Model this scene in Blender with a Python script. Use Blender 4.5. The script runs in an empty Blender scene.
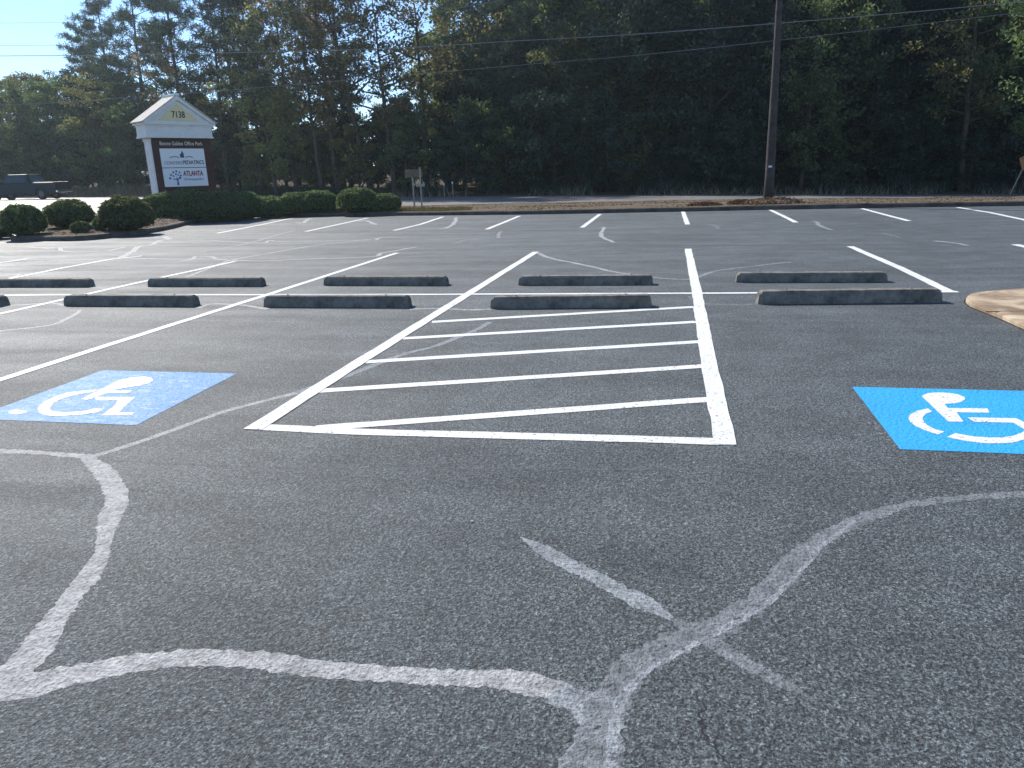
import bpy, math, random
import numpy as np
from mathutils import Vector, Matrix, noise
from mathutils.bvhtree import BVHTree

random.seed(7)
RNG = np.random.default_rng(7)
S = bpy.context.scene
COL = S.collection

# ------------------------------------------------------------------ camera model
FPX, CAMH = 745.0, 1.45
ROLL = math.atan(0.033)
_y512 = 167 + 159 * 0.033
_d = (384 - _y512) * math.cos(ROLL)
PITCH = math.atan(_d / FPX)
_h = (math.cos(ROLL), -math.sin(ROLL)); _u = (-math.sin(ROLL), -math.cos(ROLL))
YAW = math.atan(((671 - 512) * _h[0] + (167 - 384) * _h[1]) / math.hypot(FPX, _d))

def G(px, py, z=0.0, dist=None):
    """world point seen at a photo pixel, on the level z or at a forward distance"""
    a = (px - 512) * _h[0] + (py - 384) * _h[1]; b = (px - 512) * _u[0] + (py - 384) * _u[1]
    F = FPX * math.cos(PITCH) + b * math.sin(PITCH); U = -FPX * math.sin(PITCH) + b * math.cos(PITCH)
    X = a * math.cos(YAW) - F * math.sin(YAW); Y = a * math.sin(YAW) + F * math.cos(YAW)
    k = dist / F if dist is not None else (z - CAMH) / U
    return Vector((X * k, Y * k, CAMH + U * k))

def level(a, b, f):
    F = f * math.cos(PITCH) + b * math.sin(PITCH); U = -f * math.sin(PITCH) + b * math.cos(PITCH)
    return Vector((a * math.cos(YAW) - F * math.sin(YAW), a * math.sin(YAW) + F * math.cos(YAW), U))

cam = bpy.data.cameras.new('camera'); co = bpy.data.objects.new('camera', cam); COL.objects.link(co)
cam.sensor_width = 36; cam.lens = FPX / 1024 * 36; cam.clip_end = 1500; cam.clip_start = 0.05
xr = level(_h[0], _u[0], 0); up = level(-_h[1], -_u[1], 0); fw = level(0, 0, 1)
co.matrix_world = Matrix(((xr.x, up.x, -fw.x, 0), (xr.y, up.y, -fw.y, 0), (xr.z, up.z, -fw.z, CAMH), (0, 0, 0, 1)))
S.camera = co

# ------------------------------------------------------------------ light
SUN_AZ = math.radians(50)      # left of +Y
SUN_EL = math.radians(38)
w = bpy.data.worlds.new('World'); S.world = w; w.use_nodes = True
nt = w.node_tree; bg = nt.nodes['Background']; sky = nt.nodes.new('ShaderNodeTexSky')
sky.sky_type = 'NISHITA'; sky.sun_disc = False; sky.sun_elevation = SUN_EL; sky.sun_rotation = -SUN_AZ
sky.air_density = .75; sky.dust_density = 0.0; sky.ozone_density = 4.0
nt.links.new(sky.outputs[0], bg.inputs[0]); bg.inputs[1].default_value = 0.12
sl = bpy.data.lights.new('sun', 'SUN'); sl.energy = 4.5; sl.angle = math.radians(0.53); sl.color = (1, 0.94, 0.85)
so = bpy.data.objects.new('sun', sl); COL.objects.link(so)
sdir = Vector((-math.sin(SUN_AZ) * math.cos(SUN_EL), math.cos(SUN_AZ) * math.cos(SUN_EL), math.sin(SUN_EL)))
so.rotation_euler = sdir.to_track_quat('Z', 'Y').to_euler(); so.location = (0, 0, 30)
S.view_settings.view_transform = 'Standard'; S.view_settings.look = 'None'; S.view_settings.exposure = 0.66; S.view_settings.gamma = 1
S.render.engine = 'CYCLES'

# ------------------------------------------------------------------ materials
def mat(name, col=(.5, .5, .5), rough=.7, spec=.4, metal=0):
    m = bpy.data.materials.new(name); m.use_nodes = True
    p = m.node_tree.nodes['Principled BSDF']
    p.inputs['Base Color'].default_value = (*col, 1); p.inputs['Roughness'].default_value = rough
    p.inputs['Specular IOR Level'].default_value = spec; p.inputs['Metallic'].default_value = metal
    return m

class N:
    def __init__(s, m): s.m = m; s.t = m.node_tree; s.p = s.t.nodes['Principled BSDF']; s.tc = s.t.nodes.new('ShaderNodeTexCoord')
    def new(s, k, **kw):
        n = s.t.nodes.new(k)
        for a, v in kw.items(): setattr(n, a, v)
        return n
    def link(s, a, b): s.t.links.new(a, b)
    def noise(s, scale, detail=3, rough=.5, dist=0, coord='Object', stretch=None):
        n = s.new('ShaderNodeTexNoise'); n.inputs['Scale'].default_value = scale; n.inputs['Detail'].default_value = detail
        n.inputs['Roughness'].default_value = rough; n.inputs['Distortion'].default_value = dist
        src = s.tc.outputs[coord]
        if stretch:
            mp = s.new('ShaderNodeMapping'); mp.inputs['Scale'].default_value = stretch; s.link(src, mp.inputs[0]); src = mp.outputs[0]
        s.link(src, n.inputs['Vector']); return n.outputs['Fac']
    def ramp(s, fac, stops):
        r = s.new('ShaderNodeValToRGB'); e = r.color_ramp.elements
        e[0].position, e[0].color = stops[0][0], (*stops[0][1], 1); e[1].position, e[1].color = stops[-1][0], (*stops[-1][1], 1)
        for p, c in stops[1:-1]:
            x = e.new(p); x.color = (*c, 1)
        s.link(fac, r.inputs[0]); return r.outputs[0]
    def mix(s, fac, a, b, mode='MIX'):
        n = s.new('ShaderNodeMix', data_type='RGBA', blend_type=mode)
        for i, v in ((0, fac), (6, a), (7, b)):
            if hasattr(v, 'is_output') or isinstance(v, bpy.types.NodeSocket): s.link(v, n.inputs[i])
            elif isinstance(v, (int, float)): n.inputs[i].default_value = v
            else: n.inputs[i].default_value = (*v, 1)
        return n.outputs[2]
    def math(s, op, a, b=0.0):
        n = s.new('ShaderNodeMath', operation=op)
        for i, v in enumerate((a, b)):
            if isinstance(v, (int, float)): n.inputs[i].default_value = v
            else: s.link(v, n.inputs[i])
        return n.outputs[0]
    def bump(s, h, dist=.01, strength=1, prev=None):
        n = s.new('ShaderNodeBump'); n.inputs['Strength'].default_value = strength; n.inputs['Distance'].default_value = dist
        s.link(h, n.inputs['Height'])
        if prev is not None: s.link(prev, n.inputs['Normal'])
        return n.outputs[0]

def g(v): return (v, v, v)

def asphalt(name, lo, hi, warm=(1, 1, 1), bumpd=.006, rough=.62, spec=.5, tex=1.0):
    m = mat(name, rough=rough, spec=spec); n = N(m)
    a = n.noise(130, 4, .75); b = n.noise(60, 3, .6); big = n.noise(.35, 4, .6, .6); mid = n.noise(2.2, 4, .6)
    streak = n.noise(.5, 4, .65, .3, stretch=(.5, 3.2, 1))
    lo3 = tuple(lo * w_ for w_ in warm); hi3 = tuple(hi * w_ for w_ in warm); md3 = tuple((lo * .55 + hi * .45) * w_ for w_ in warm)
    base = n.ramp(a, [(.36, lo3), (.5, md3), (.64, hi3)])
    pit = n.ramp(b, [(.36, g(.35)), (.5, g(1))])
    c = n.mix(.75, base, pit, 'MULTIPLY')
    c = n.mix(.8, c, n.ramp(big, [(.3, g(.74)), (.7, g(1.25))]), 'MULTIPLY')
    c = n.mix(.6, c, n.ramp(streak, [(.35, g(.8)), (.65, g(1.2))]), 'MULTIPLY')
    c = n.mix(.8, c, n.ramp(mid, [(.35, g(.78)), (.68, g(1.22))]), 'MULTIPLY')
    sp = n.noise(44, 5, .8)
    c = n.mix(.8, c, n.ramp(sp, [(.38, g(.6)), (.5, g(1)), (.62, g(1.5))]), 'MULTIPLY')
    for sc_, am, lo_, hi_ in ((125, .85, .42, 1.75), (40, .22, .6, 1.45)):     # single stones of the aggregate, then clumps
        vo = n.new('ShaderNodeTexVoronoi'); vo.inputs['Scale'].default_value = sc_; n.link(n.tc.outputs['Object'], vo.inputs['Vector'])
        bw = n.new('ShaderNodeRGBToBW'); n.link(vo.outputs['Color'], bw.inputs[0])
        c = n.mix(am, c, n.ramp(bw.outputs[0], [(.25, g(lo_)), (.5, g(.9)), (.75, g(hi_))]), 'MULTIPLY')
    # pale chips of aggregate
    v = n.new('ShaderNodeTexVoronoi'); v.inputs['Scale'].default_value = 95; n.link(n.tc.outputs['Object'], v.inputs['Vector'])
    chip = n.ramp(v.outputs['Color'], [(.90, g(0)), (.93, g(1))])
    c = n.mix(n.math('MULTIPLY', chip, .35), c, (.32, .31, .29))
    n.link(c, n.p.inputs['Base Color'])
    hgt = n.math('ADD', a, n.math('MULTIPLY', b, 1.5))
    n.link(n.bump(hgt, bumpd * tex), n.p.inputs['Normal'])
    n.link(n.ramp(streak, [(.3, g(rough + .1)), (.7, g(rough - .1))]), n.p.inputs['Roughness'])
    return m

M = {}
M['lot'] = asphalt('lot_asphalt', .020, .225, (.85, 1.0, 1.05), bumpd=.010, rough=.64, spec=.44)
M['road'] = asphalt('road_asphalt', .12, .25, (1.03, 1, .95), bumpd=.004, rough=.55)

def seal_mat(name, lo, hi, cut=.40):
    m = mat(name, rough=.7, spec=.3); n = N(m)
    a = n.noise(70, 4, .65); b = n.noise(16, 3, .6); s2 = n.noise(4, 3)
    c = n.ramp(a, [(.3, g(lo * .45)), (.46, g(lo)), (.72, tuple(hi * k for k in (.98, 1, 1.0)))])
    c = n.mix(.6, c, n.ramp(b, [(.36, g(.55)), (.56, g(1.1))]), 'MULTIPLY')
    c = n.mix(.5, c, n.ramp(s2, [(.3, g(.8)), (.7, g(1.2))]), 'MULTIPLY')
    if hi < .45: c = n.mix(1.0, c, (.92, 1.0, 1.06), 'MULTIPLY')
    # worn through
    asp = n.ramp(a, [(.3, g(.03)), (.7, g(.11))])
    c = n.mix(n.ramp(n.noise(24, 4, .7), [(cut - .07, g(1)), (cut, g(0))]), c, asp)
    n.link(c, n.p.inputs['Base Color']); n.link(n.bump(n.math('ADD', a, b), .012), n.p.inputs['Normal'])
    return m
M['seal_pale'] = seal_mat('pale_crack_sealant', .34, .56, .37)
M['seal_mid'] = seal_mat('grey_crack_sealant', .25, .42, .40)
M['seal_dim'] = seal_mat('dim_crack_sealant', .18, .29, .42)
M['seal_faint'] = seal_mat('faint_crack_sealant', .09, .19, .44)
M['tar'] = mat('open_crack_tar', (.012, .012, .013), .6)

def paint_mat(name, col, wear=.36, wearcol=None, fine=.30):
    m = mat(name, rough=.65, spec=.28); n = N(m)
    a = n.noise(85, 3, .6); b = n.noise(38, 2, .5); big = n.noise(3, 5, .65)
    asp = n.ramp(a, [(.3, g(.04)), (.7, g(.16))])
    c = n.mix(.35, col, n.ramp(n.noise(1.3, 4), [(.3, g(.78)), (.7, g(1.0))]), 'MULTIPLY')
    if wearcol:
        c = n.mix(n.ramp(n.noise(7, 6, .7, 1.2, stretch=(1, 2.2, 1)), [(wear, g(.9)), (wear + .16, g(0))]), c, wearcol)
    c = n.mix(n.math('MULTIPLY', n.ramp(b, [(fine, g(1)), (fine + .07, g(0))]), .8), c, asp)
    c = n.mix(n.math('MULTIPLY', n.ramp(n.math('ADD', n.math('MULTIPLY', a, .6), n.math('MULTIPLY', big, .5)), [(.40, g(1)), (.46, g(0))]), .7), c, asp)
    n.link(c, n.p.inputs['Base Color']); n.link(n.bump(n.math('ADD', a, n.math('MULTIPLY', b, 1.5)), .005), n.p.inputs['Normal'])
    return m
M['white'] = paint_mat('white_road_paint', (.74, .75, .74))
M['white_worn'] = paint_mat('worn_white_road_paint', (.76, .76, .75), fine=.36)
M['blue'] = paint_mat('bright_blue_road_paint', (.035, .37, .74), fine=.24)
M['blue_worn'] = paint_mat('faded_blue_road_paint', (.085, .27, .60), wear=.36, wearcol=(.28, .42, .68), fine=.34)

def stone(name, c1, c2, scale=9, bumpd=.004, rough=.85, blotch=None):
    m = mat(name, rough=rough, spec=.25); n = N(m)
    a = n.noise(scale, 6, .65); f = n.noise(scale * 14, 3)
    c = n.ramp(a, [(.3, c1), (.7, c2)])
    c = n.mix(.5, c, n.ramp(f, [(.3, g(.7)), (.7, g(1.2))]), 'MULTIPLY')
    if blotch: c = n.mix(n.ramp(n.noise(1.7, 5, .6, .8), [(.44, g(.9)), (.6, g(0))]), c, blotch)
    n.link(c, n.p.inputs['Base Color']); n.link(n.bump(n.math('ADD', a, f), bumpd), n.p.inputs['Normal'])
    return m
M['stop'] = stone('weathered_stop_concrete', (.11, .098, .082), (.34, .31, .265), 7, .014)
M['curb'] = stone('old_kerb_concrete', (.055, .046, .040), (.15, .125, .105), 3, .005)
M['tan'] = stone('tan_concrete', (.40, .31, .21), (.58, .47, .34), 4, .004, blotch=(.20, .14, .09))  # tan, mottled with darker brown blotches by noise
M['dirt'] = stone('dirt_mulch', (.10, .065, .04), (.26, .19, .13), 2.0, .05, rough=1)
M['verge'] = mat('verge_soil_grass', rough=1, spec=.1); _n = N(M['verge'])
_c = _n.ramp(_n.noise(.35, 5, .65), [(.35, (.11, .08, .065)), (.48, (.16, .125, .10)), (.60, (.115, .10, .055)), (.70, (.18, .145, .115))])
_c = _n.mix(.8, _c, _n.ramp(_n.noise(9, 4, .7), [(.3, g(.55)), (.7, g(1.4))]), 'MULTIPLY')
_n.link(_c, _n.p.inputs['Base Color']); _n.link(_n.bump(_n.noise(14, 4), .06), _n.p.inputs['Normal'])
M['floor'] = stone('forest_floor', (.05, .035, .02), (.13, .09, .05), 1.2, .08, rough=1)
M['wood'] = stone('dark_pole_wood', (.035, .030, .030), (.095, .082, .076), 5, .014)
M['bark'] = stone('tree_bark', (.05, .04, .032), (.13, .105, .085), 4, .02)
M['barkpale'] = stone('pale_bark', (.12, .10, .085), (.26, .23, .20), 4, .02)
M['signwhite'] = stone('sign_white_paint', (.68, .68, .66), (.80, .80, .78), 3, .002, .6)
M['shingle'] = stone('grey_shingles', (.38, .36, .33), (.60, .57, .52), 7, .006)
M['cream'] = mat('cream_panel', (.72, .62, .36), .6)
M['panel'] = mat('sign_panel_white', (.78, .80, .82), .35)
M['black'] = mat('black_print', (.02, .02, .02), .5)
M['navy'] = mat('navy_print', (.03, .05, .10), .5)
M['tealp'] = mat('slate_print', (.10, .16, .20), .5)
M['red'] = mat('maroon_print', (.28, .02, .045), .5)
M['bluep'] = mat('blue_print', (.05, .12, .35), .5)
M['letter'] = mat('cream_letters', (.70, .66, .60), .5)
M['brick'] = mat('brown_brick', rough=.9, spec=.2); _n = N(M['brick'])
_b = _n.new('ShaderNodeTexBrick'); _b.inputs['Scale'].default_value = 1; _b.inputs['Brick Width'].default_value = .2; _b.inputs['Row Height'].default_value = .075
_b.inputs['Mortar Size'].default_value = .008
_b.inputs['Color1'].default_value = (.10, .040, .034, 1); _b.inputs['Color2'].default_value = (.065, .030, .027, 1); _b.inputs['Mortar'].default_value = (.06, .045, .04, 1)
_mp = _n.new('ShaderNodeMapping'); _mp.inputs['Rotation'].default_value = (math.radians(90), 0, 0); _n.link(_n.tc.outputs['Object'], _mp.inputs[0]); _n.link(_mp.outputs[0], _b.inputs['Vector'])
_n.link(_b.outputs[0], _n.p.inputs['Base Color'])
M['galv'] = mat('galvanised_post', (.30, .29, .27), .5, .5, .6)
M['brownsign'] = stone('weathered_sign_back', (.12, .09, .065), (.24, .18, .13), 5, .002, .6)
M['orangesign'] = stone('orange_sign', (.36, .17, .07), (.50, .26, .12), 5, .002, .6)
M['carpaint'] = mat('dark_blue_car_paint', (.008, .024, .036), .5, .22)
M['glass'] = mat('tinted_glass', (.02, .035, .045), .08, .8)
M['rubber'] = mat('rubber', (.02, .02, .02), .85)
M['rim'] = mat('alloy', (.14, .145, .15), .35, .5, .8)
M['plastic'] = mat('dark_plastic', (.03, .03, .033), .6)
M['tail'] = mat('tail_lamp_red', (.09, .006, .006), .3)
M['head'] = mat('head_lamp_clear', (.6, .62, .65), .15)
M['chrome'] = mat('chrome', (.7, .7, .72), .2, .5, 1)
M['wire'] = mat('wire', (.22, .22, .23), .6)
M['curbwhite'] = stone('worn_white_concrete', (.38, .37, .34), (.58, .56, .52), 6, .004)
M['tagw'] = mat('pole_tag', (.75, .75, .75), .4)

def leaf(name, c1, c2, trans=.35, rough=.6):
    m = bpy.data.materials.new(name); m.use_nodes = True; t = m.node_tree; t.nodes.clear()
    out = t.nodes.new('ShaderNodeOutputMaterial'); d = t.nodes.new('ShaderNodeBsdfDiffuse'); tr = t.nodes.new('ShaderNodeBsdfTranslucent'); gl = t.nodes.new('ShaderNodeBsdfGlossy')
    gl.inputs['Roughness'].default_value = rough; gl.inputs['Color'].default_value = (.6, .6, .6, 1)
    mx = t.nodes.new('ShaderNodeMixShader'); mx.inputs[0].default_value = trans
    mg = t.nodes.new('ShaderNodeMixShader'); mg.inputs[0].default_value = .05
    geo = t.nodes.new('ShaderNodeNewGeometry'); oi = t.nodes.new('ShaderNodeObjectInfo')
    r = t.nodes.new('ShaderNodeValToRGB'); r.color_ramp.elements[0].color = (*c1, 1); r.color_ramp.elements[1].color = (*c2, 1)
    t.links.new(geo.outputs['Random Per Island'], r.inputs[0])
    hsv = t.nodes.new('ShaderNodeHueSaturation'); mm = t.nodes.new('ShaderNodeMath'); mm.operation = 'MULTIPLY_ADD'
    mm.inputs[1].default_value = .05; mm.inputs[2].default_value = .475; t.links.new(oi.outputs['Random'], mm.inputs[0]); t.links.new(mm.outputs[0], hsv.inputs['Hue'])
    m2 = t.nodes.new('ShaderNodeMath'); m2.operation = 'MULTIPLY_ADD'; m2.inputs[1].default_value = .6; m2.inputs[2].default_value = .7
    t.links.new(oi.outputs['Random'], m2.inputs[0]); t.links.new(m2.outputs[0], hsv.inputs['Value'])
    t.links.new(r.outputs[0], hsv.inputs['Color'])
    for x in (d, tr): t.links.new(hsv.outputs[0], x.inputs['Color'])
    t.links.new(d.outputs[0], mx.inputs[1]); t.links.new(tr.outputs[0], mx.inputs[2])
    t.links.new(mx.outputs[0], mg.inputs[1]); t.links.new(gl.outputs[0], mg.inputs[2]); t.links.new(mg.outputs[0], out.inputs[0])
    return m
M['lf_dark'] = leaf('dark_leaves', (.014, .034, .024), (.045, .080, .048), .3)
M['lf_mid'] = leaf('green_leaves', (.065, .10, .038), (.17, .21, .065), .58)
M['lf_olive'] = leaf('olive_autumn_leaves', (.12, .125, .04), (.27, .26, .08), .58)
M['lf_orange'] = leaf('rusty_autumn_leaves', (.17, .11, .05), (.30, .20, .09), .5)
M['lf_pine'] = leaf('pine_needles', (.028, .050, .030), (.07, .10, .05), .28)
M['lf_bush'] = leaf('clipped_shrub_leaves', (.05, .085, .028), (.20, .25, .085), .45)
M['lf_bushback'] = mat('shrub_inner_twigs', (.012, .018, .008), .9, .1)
M['lf_dry'] = leaf('dry_grass', (.32, .25, .14), (.55, .44, .27), .35)
M['lf_grass'] = leaf('verge_grass_blades', (.10, .11, .03), (.30, .25, .09), .3)
M['lf_litter'] = leaf('fallen_leaves', (.08, .04, .025), (.22, .12, .07), .15)

# ------------------------------------------------------------------ mesh helpers
def link(o, parent=None):
    COL.objects.link(o)
    if parent is not None: o.parent = parent
    return o

def tag(o, label=None, cat=None, group=None, kind=None):
    if label: o['label'] = label
    if cat: o['category'] = cat
    if group: o['group'] = group
    if kind: o['kind'] = kind
    return o

def empty(name, loc=(0, 0, 0), rz=0):
    o = bpy.data.objects.new(name, None); o.location = loc; o.rotation_euler = (0, 0, rz); o.empty_display_size = .2
    return link(o)

class MB:
    def __init__(s): s.v = []; s.f = []; s.mi = []; s.cur = 0
    def add(s, vs, fs):
        o = len(s.v); s.v += [tuple(v) for v in vs]; s.f += [tuple(i + o for i in f) for f in fs]; s.mi += [s.cur] * len(fs)
    def box(s, lo, hi):
        x0, y0, z0 = lo; x1, y1, z1 = hi
        s.add([(x0, y0, z0), (x1, y0, z0), (x1, y1, z0), (x0, y1, z0), (x0, y0, z1), (x1, y0, z1), (x1, y1, z1), (x0, y1, z1)],
              [(3, 2, 1, 0), (4, 5, 6, 7), (0, 1, 5, 4), (1, 2, 6, 5), (2, 3, 7, 6), (3, 0, 4, 7)])
    def tube(s, pts, rad, n=8, cap=True):
        pts = [Vector(p) for p in pts]; rings = []
        for i, p in enumerate(pts):
            d = (pts[min(i + 1, len(pts) - 1)] - pts[max(i - 1, 0)]).normalized()
            a = d.cross(Vector((0, 0, 1)) if abs(d.z) < .9 else Vector((1, 0, 0))).normalized(); b = d.cross(a)
            r = rad[i] if hasattr(rad, '__len__') else rad
            rings.append([p + (a * math.cos(t) + b * math.sin(t)) * r for t in (2 * math.pi * k / n for k in range(n))])
        vs = [v for r in rings for v in r]; fs = []
        for i in range(len(pts) - 1):
            for k in range(n):
                fs.append((i * n + k, i * n + (k + 1) % n, (i + 1) * n + (k + 1) % n, (i + 1) * n + k))
        if cap: fs += [tuple(range(n - 1, -1, -1)), tuple(range((len(pts) - 1) * n, len(pts) * n))]
        s.add(vs, fs)
    def prism(s, prof, ax, t0, t1):
        """extrude a 2D outline along an axis (0 x, 1 y, 2 z)"""
        def P(a, b, t): return (t, a, b) if ax == 0 else ((a, t, b) if ax == 1 else (a, b, t))
        n = len(prof); vs = [P(a, b, t0) for a, b in prof] + [P(a, b, t1) for a, b in prof]
        s.add(vs, [tuple(range(n)), tuple(range(2 * n - 1, n - 1, -1))] + [((i + 1) % n, i, n + i, n + (i + 1) % n) for i in range(n)])
    def build(s, name, m, parent=None, smooth=False, bevel=0, fixn=True):
        me = bpy.data.meshes.new(name); me.from_pydata(s.v, [], s.f); me.validate()
        for x in (m if isinstance(m, (list, tuple)) else [m]): me.materials.append(x)
        if fixn:
            import bmesh
            b = bmesh.new(); b.from_mesh(me); bmesh.ops.recalc_face_normals(b, faces=b.faces); b.to_mesh(me); b.free()
        if smooth:
            for p in me.polygons: p.use_smooth = True
        o = link(bpy.data.objects.new(name, me), parent)
        if bevel:
            md = o.modifiers.new('bevel', 'BEVEL'); md.width = bevel; md.segments = 2; md.limit_method = 'ANGLE'
        return o

def catmull(pts, step=6):
    P = [tuple(p) for p in pts]; out = []
    P = [tuple(2 * a - b for a, b in zip(P[0], P[1]))] + P + [tuple(2 * a - b for a, b in zip(P[-1], P[-2]))]
    for i in range(1, len(P) - 2):
        for k in range(step):
            t = k / step
            out.append(tuple(.5 * ((2 * b) + (-a + c) * t + (2 * a - 5 * b + 4 * c - d) * t * t + (-a + 3 * b - 3 * c + d) * t ** 3)
                             for a, b, c, d in zip(P[i - 1], P[i], P[i + 1], P[i + 2])))
    out.append(P[-2]); return out

# ------------------------------------------------------------------ kerb line and car park
cl_px = [(11, 241), (48, 241.2), (85, 240.6), (125, 236.5), (165, 230.5), (195, 223), (215, 219.2), (235, 217.8), (260, 217.3), (340, 216.3), (520, 214.6), (640, 212.4), (700, 211.2), (780, 209.6), (900, 207.5), (1024, 205.8)]
main = [G(x, y) for x, y in cl_px]
d = (main[-1] - main[-3]).normalized(); main += [main[-1] + d * k for k in (6, 20, 60)]
main = [Vector((*p[:2], 0)) for p in catmull([(v.x, v.y) for v in main], 4)]
p0 = G(10, 237.2); d = (p0 - G(-120, 238.2)).normalized()
left = [p0 - d * k for k in (70, 30, 12, 4, 0)]

def offset(line, w_):
    out = []
    for i, p in enumerate(line):
        t = (line[min(i + 1, len(line) - 1)] - line[max(i - 1, 0)]); n_ = Vector((-t.y, t.x, 0)).normalized(); out.append(p + n_ * w_)
    return out

def kerb(name, line, h, width, label):
    prof = [(-.001, -.02), (-.001, h - .03), (.03, h), (width, h), (width, -.02)]
    b = MB(); rows = [offset(line, a) for a, _ in prof]
    # hand-laid kerb: slight unevenness
    vs = []
    for i in range(len(line)):
        for j, (a, z) in enumerate(prof):
            q = rows[j][i]; vs.append((q.x, q.y, z + (.012 * noise.noise(Vector((q.x * .5, q.y * .5, 3))) if z > 0 else 0)))
    k = len(prof); fs = [(i * k + j, (i + 1) * k + j, (i + 1) * k + j + 1, i * k + j + 1) for i in range(len(line) - 1) for j in range(k - 1)]
    fs += [tuple(range(k)), tuple(range(len(line) * k - 1, len(line) * k - 1 - k, -1))]
    b.add(vs, fs); o = b.build(name, M['curb']); tag(o, label, None, kind='structure'); return o
kerb('kerb', main, .14, .17, 'long weathered concrete kerb at the far side of the car park')
kerb('kerb', left, .07, .15, 'low kerb stub at the left edge beside the round shrubs')

lot_edge = left + main
b = MB(); vs = []; n_ = len(lot_edge)
ring = [Vector((p.x, p.y + .02, 0)) for p in lot_edge] + [Vector(v) for v in ((95, -60, 0), (0, -60, 0), (-95, -60, 0))]
b.add([(0, 0, 0)] + ring, [(0, k + 1, (k + 1) % len(ring) + 1)[::-1] for k in range(len(ring))])
lot = b.build('car_park', M['lot'], fixn=False); tag(lot, 'dark resurfaced asphalt car park', kind='structure')

# ------------------------------------------------------------------ terrain beyond the kerb
back = offset(left, .14) + offset(main, .16)
cols = [-500, -300, -100, 0, 50, 100, 150, 200, 235, 300, 400, 520, 600, 700, 800, 900, 1024, 1250, 1500]
def row(tab):
    xs = [t[0] for t in tab]
    return [G(c, float(np.interp(c, xs, [t[1] for t in tab])), dist=float(np.interp(c, xs, [t[2] for t in tab]))) for c in cols]
near = row([(-500, 224, 30), (-100, 218, 30), (0, 216, 31), (100, 213, 32), (200, 209, 33.5), (300, 207, 35), (400, 205.8, 37), (520, 203, 37), (600, 201.5, 36.5), (700, 199.6, 36), (800, 198.6, 36), (900, 197.8, 36), (1024, 197, 36), (1500, 181, 36)])
far = row([(-500, 204, 78), (-100, 199, 72), (0, 197, 70), (100, 196, 67), (200, 195.5, 62), (300, 196, 56), (400, 197, 53), (520, 196, 51), (600, 195.4, 50), (700, 194.6, 49), (800, 194.5, 48), (900, 194.5, 47), (1024, 194.3, 46), (1500, 179, 46)])
def fix(tab, base):  # world positions beyond the kerb end must stay outside the kerb
    return tab
# kerb-back point for every column: where the sight line of that column meets the kerb back line
def on_back(pt):
    best = None
    for a, c in zip(back[:-1], back[1:]):
        den = pt.x * (c.y - a.y) - pt.y * (c.x - a.x)
        if abs(den) < 1e-9: continue
        t = (a.x * (c.y - a.y) - a.y * (c.x - a.x)) / den
        s_ = ((a.x - t * pt.x) * (c.x - a.x) + (a.y - t * pt.y) * (c.y - a.y)) * -1 / max(1e-9, (c - a).length_squared)
        if -1e-6 <= s_ <= 1 + 1e-6 and t > 0 and (best is None or t > best): best = t
    return None if best is None else Vector((pt.x * best, pt.y * best, .135))
terr_v, terr_f = [], []
def lerp_row(row_, t): # row sampled at fractional column
    i = min(int(t), len(row_) - 2); return row_[i].lerp(row_[i + 1], t - i)
def sheet(name, rows_, m, label, rough=0, kind='structure', dz=0):
    K = len(rows_[0]); vs = []; 
    for r_ in rows_:
        for p in r_: vs.append((p.x, p.y, p.z + dz + (rough * noise.noise(Vector((p.x * .4, p.y * .4, 0))) if rough else 0)))
    fs = [(i * K + j, i * K + j + 1, (i + 1) * K + j + 1, (i + 1) * K + j) for i in range(len(rows_) - 1) for j in range(K - 1)]
    o_ = len(terr_v); terr_v.extend(vs); terr_f.extend([tuple(q + o_ for q in f) for f in fs])
    b = MB(); b.add(vs, fs); o = b.build(name, m, smooth=True, fixn=False); tag(o, label, kind=kind); return o
T = [k / 8 for k in range(8 * (len(cols) - 1) + 1)]
nearS = [lerp_row(near, t) for t in T]; farS = [lerp_row(far, t) for t in T]
backS = [on_back(p) for p in nearS]
idx = [i for i, p in enumerate(backS) if p is not None]
i0, i1 = idx[0], idx[-1]
nearS, farS, backS = nearS[i0:i1 + 1], farS[i0:i1 + 1], backS[i0:i1 + 1]
for i, p in enumerate(backS):
    if p is None: backS[i] = backS[i - 1]
vr = []
for k in range(9):
    t = k / 8; r_ = []
    for a, c in zip(backS, nearS):
        q = a.lerp(c, t); q.z += (.05 * math.sin(math.pi * t) + (.07 * noise.noise(Vector((q.x * .35, q.y * .35, 1))) if 0 < k < 8 else 0)); r_.append(q)
    vr.append(r_)
sheet('verge', vr, M['verge'], 'grassy verge of soil and dead leaves between kerb and road')
sheet('road', [nearS, [a.lerp(c, .5) + Vector((0, 0, .0)) for a, c in zip(nearS, farS)], farS], M['road'], 'two lane road behind the verge')
def out(p, k, dz):
    r_ = Vector((p.x, p.y, 0)).normalized(); return Vector((p.x + r_.x * k, p.y + r_.y * k, p.z + dz))
fl = [[p - Vector((0, 0, .35)) for p in farS]] + [[out(p, k, dz) for p in farS] for k, dz in ((.02, -.10), (1.5, .06), (4, .15), (12, .5), (40, 1.5), (300, 6))]
sheet('forest_ground', fl, M['floor'], 'shaded forest floor of soil and litter beyond the road', rough=.1)
BVH = BVHTree.FromPolygons(terr_v, terr_f)
def gz(x, y):
    hit = BVH.ray_cast(Vector((x, y, 50)), Vector((0, 0, -1)))
    return hit[0].z if hit[0] else 0.0
def at(px, F, py=190):
    p = G(px, py, dist=F); return Vector((p.x, p.y, gz(p.x, p.y)))

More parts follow.
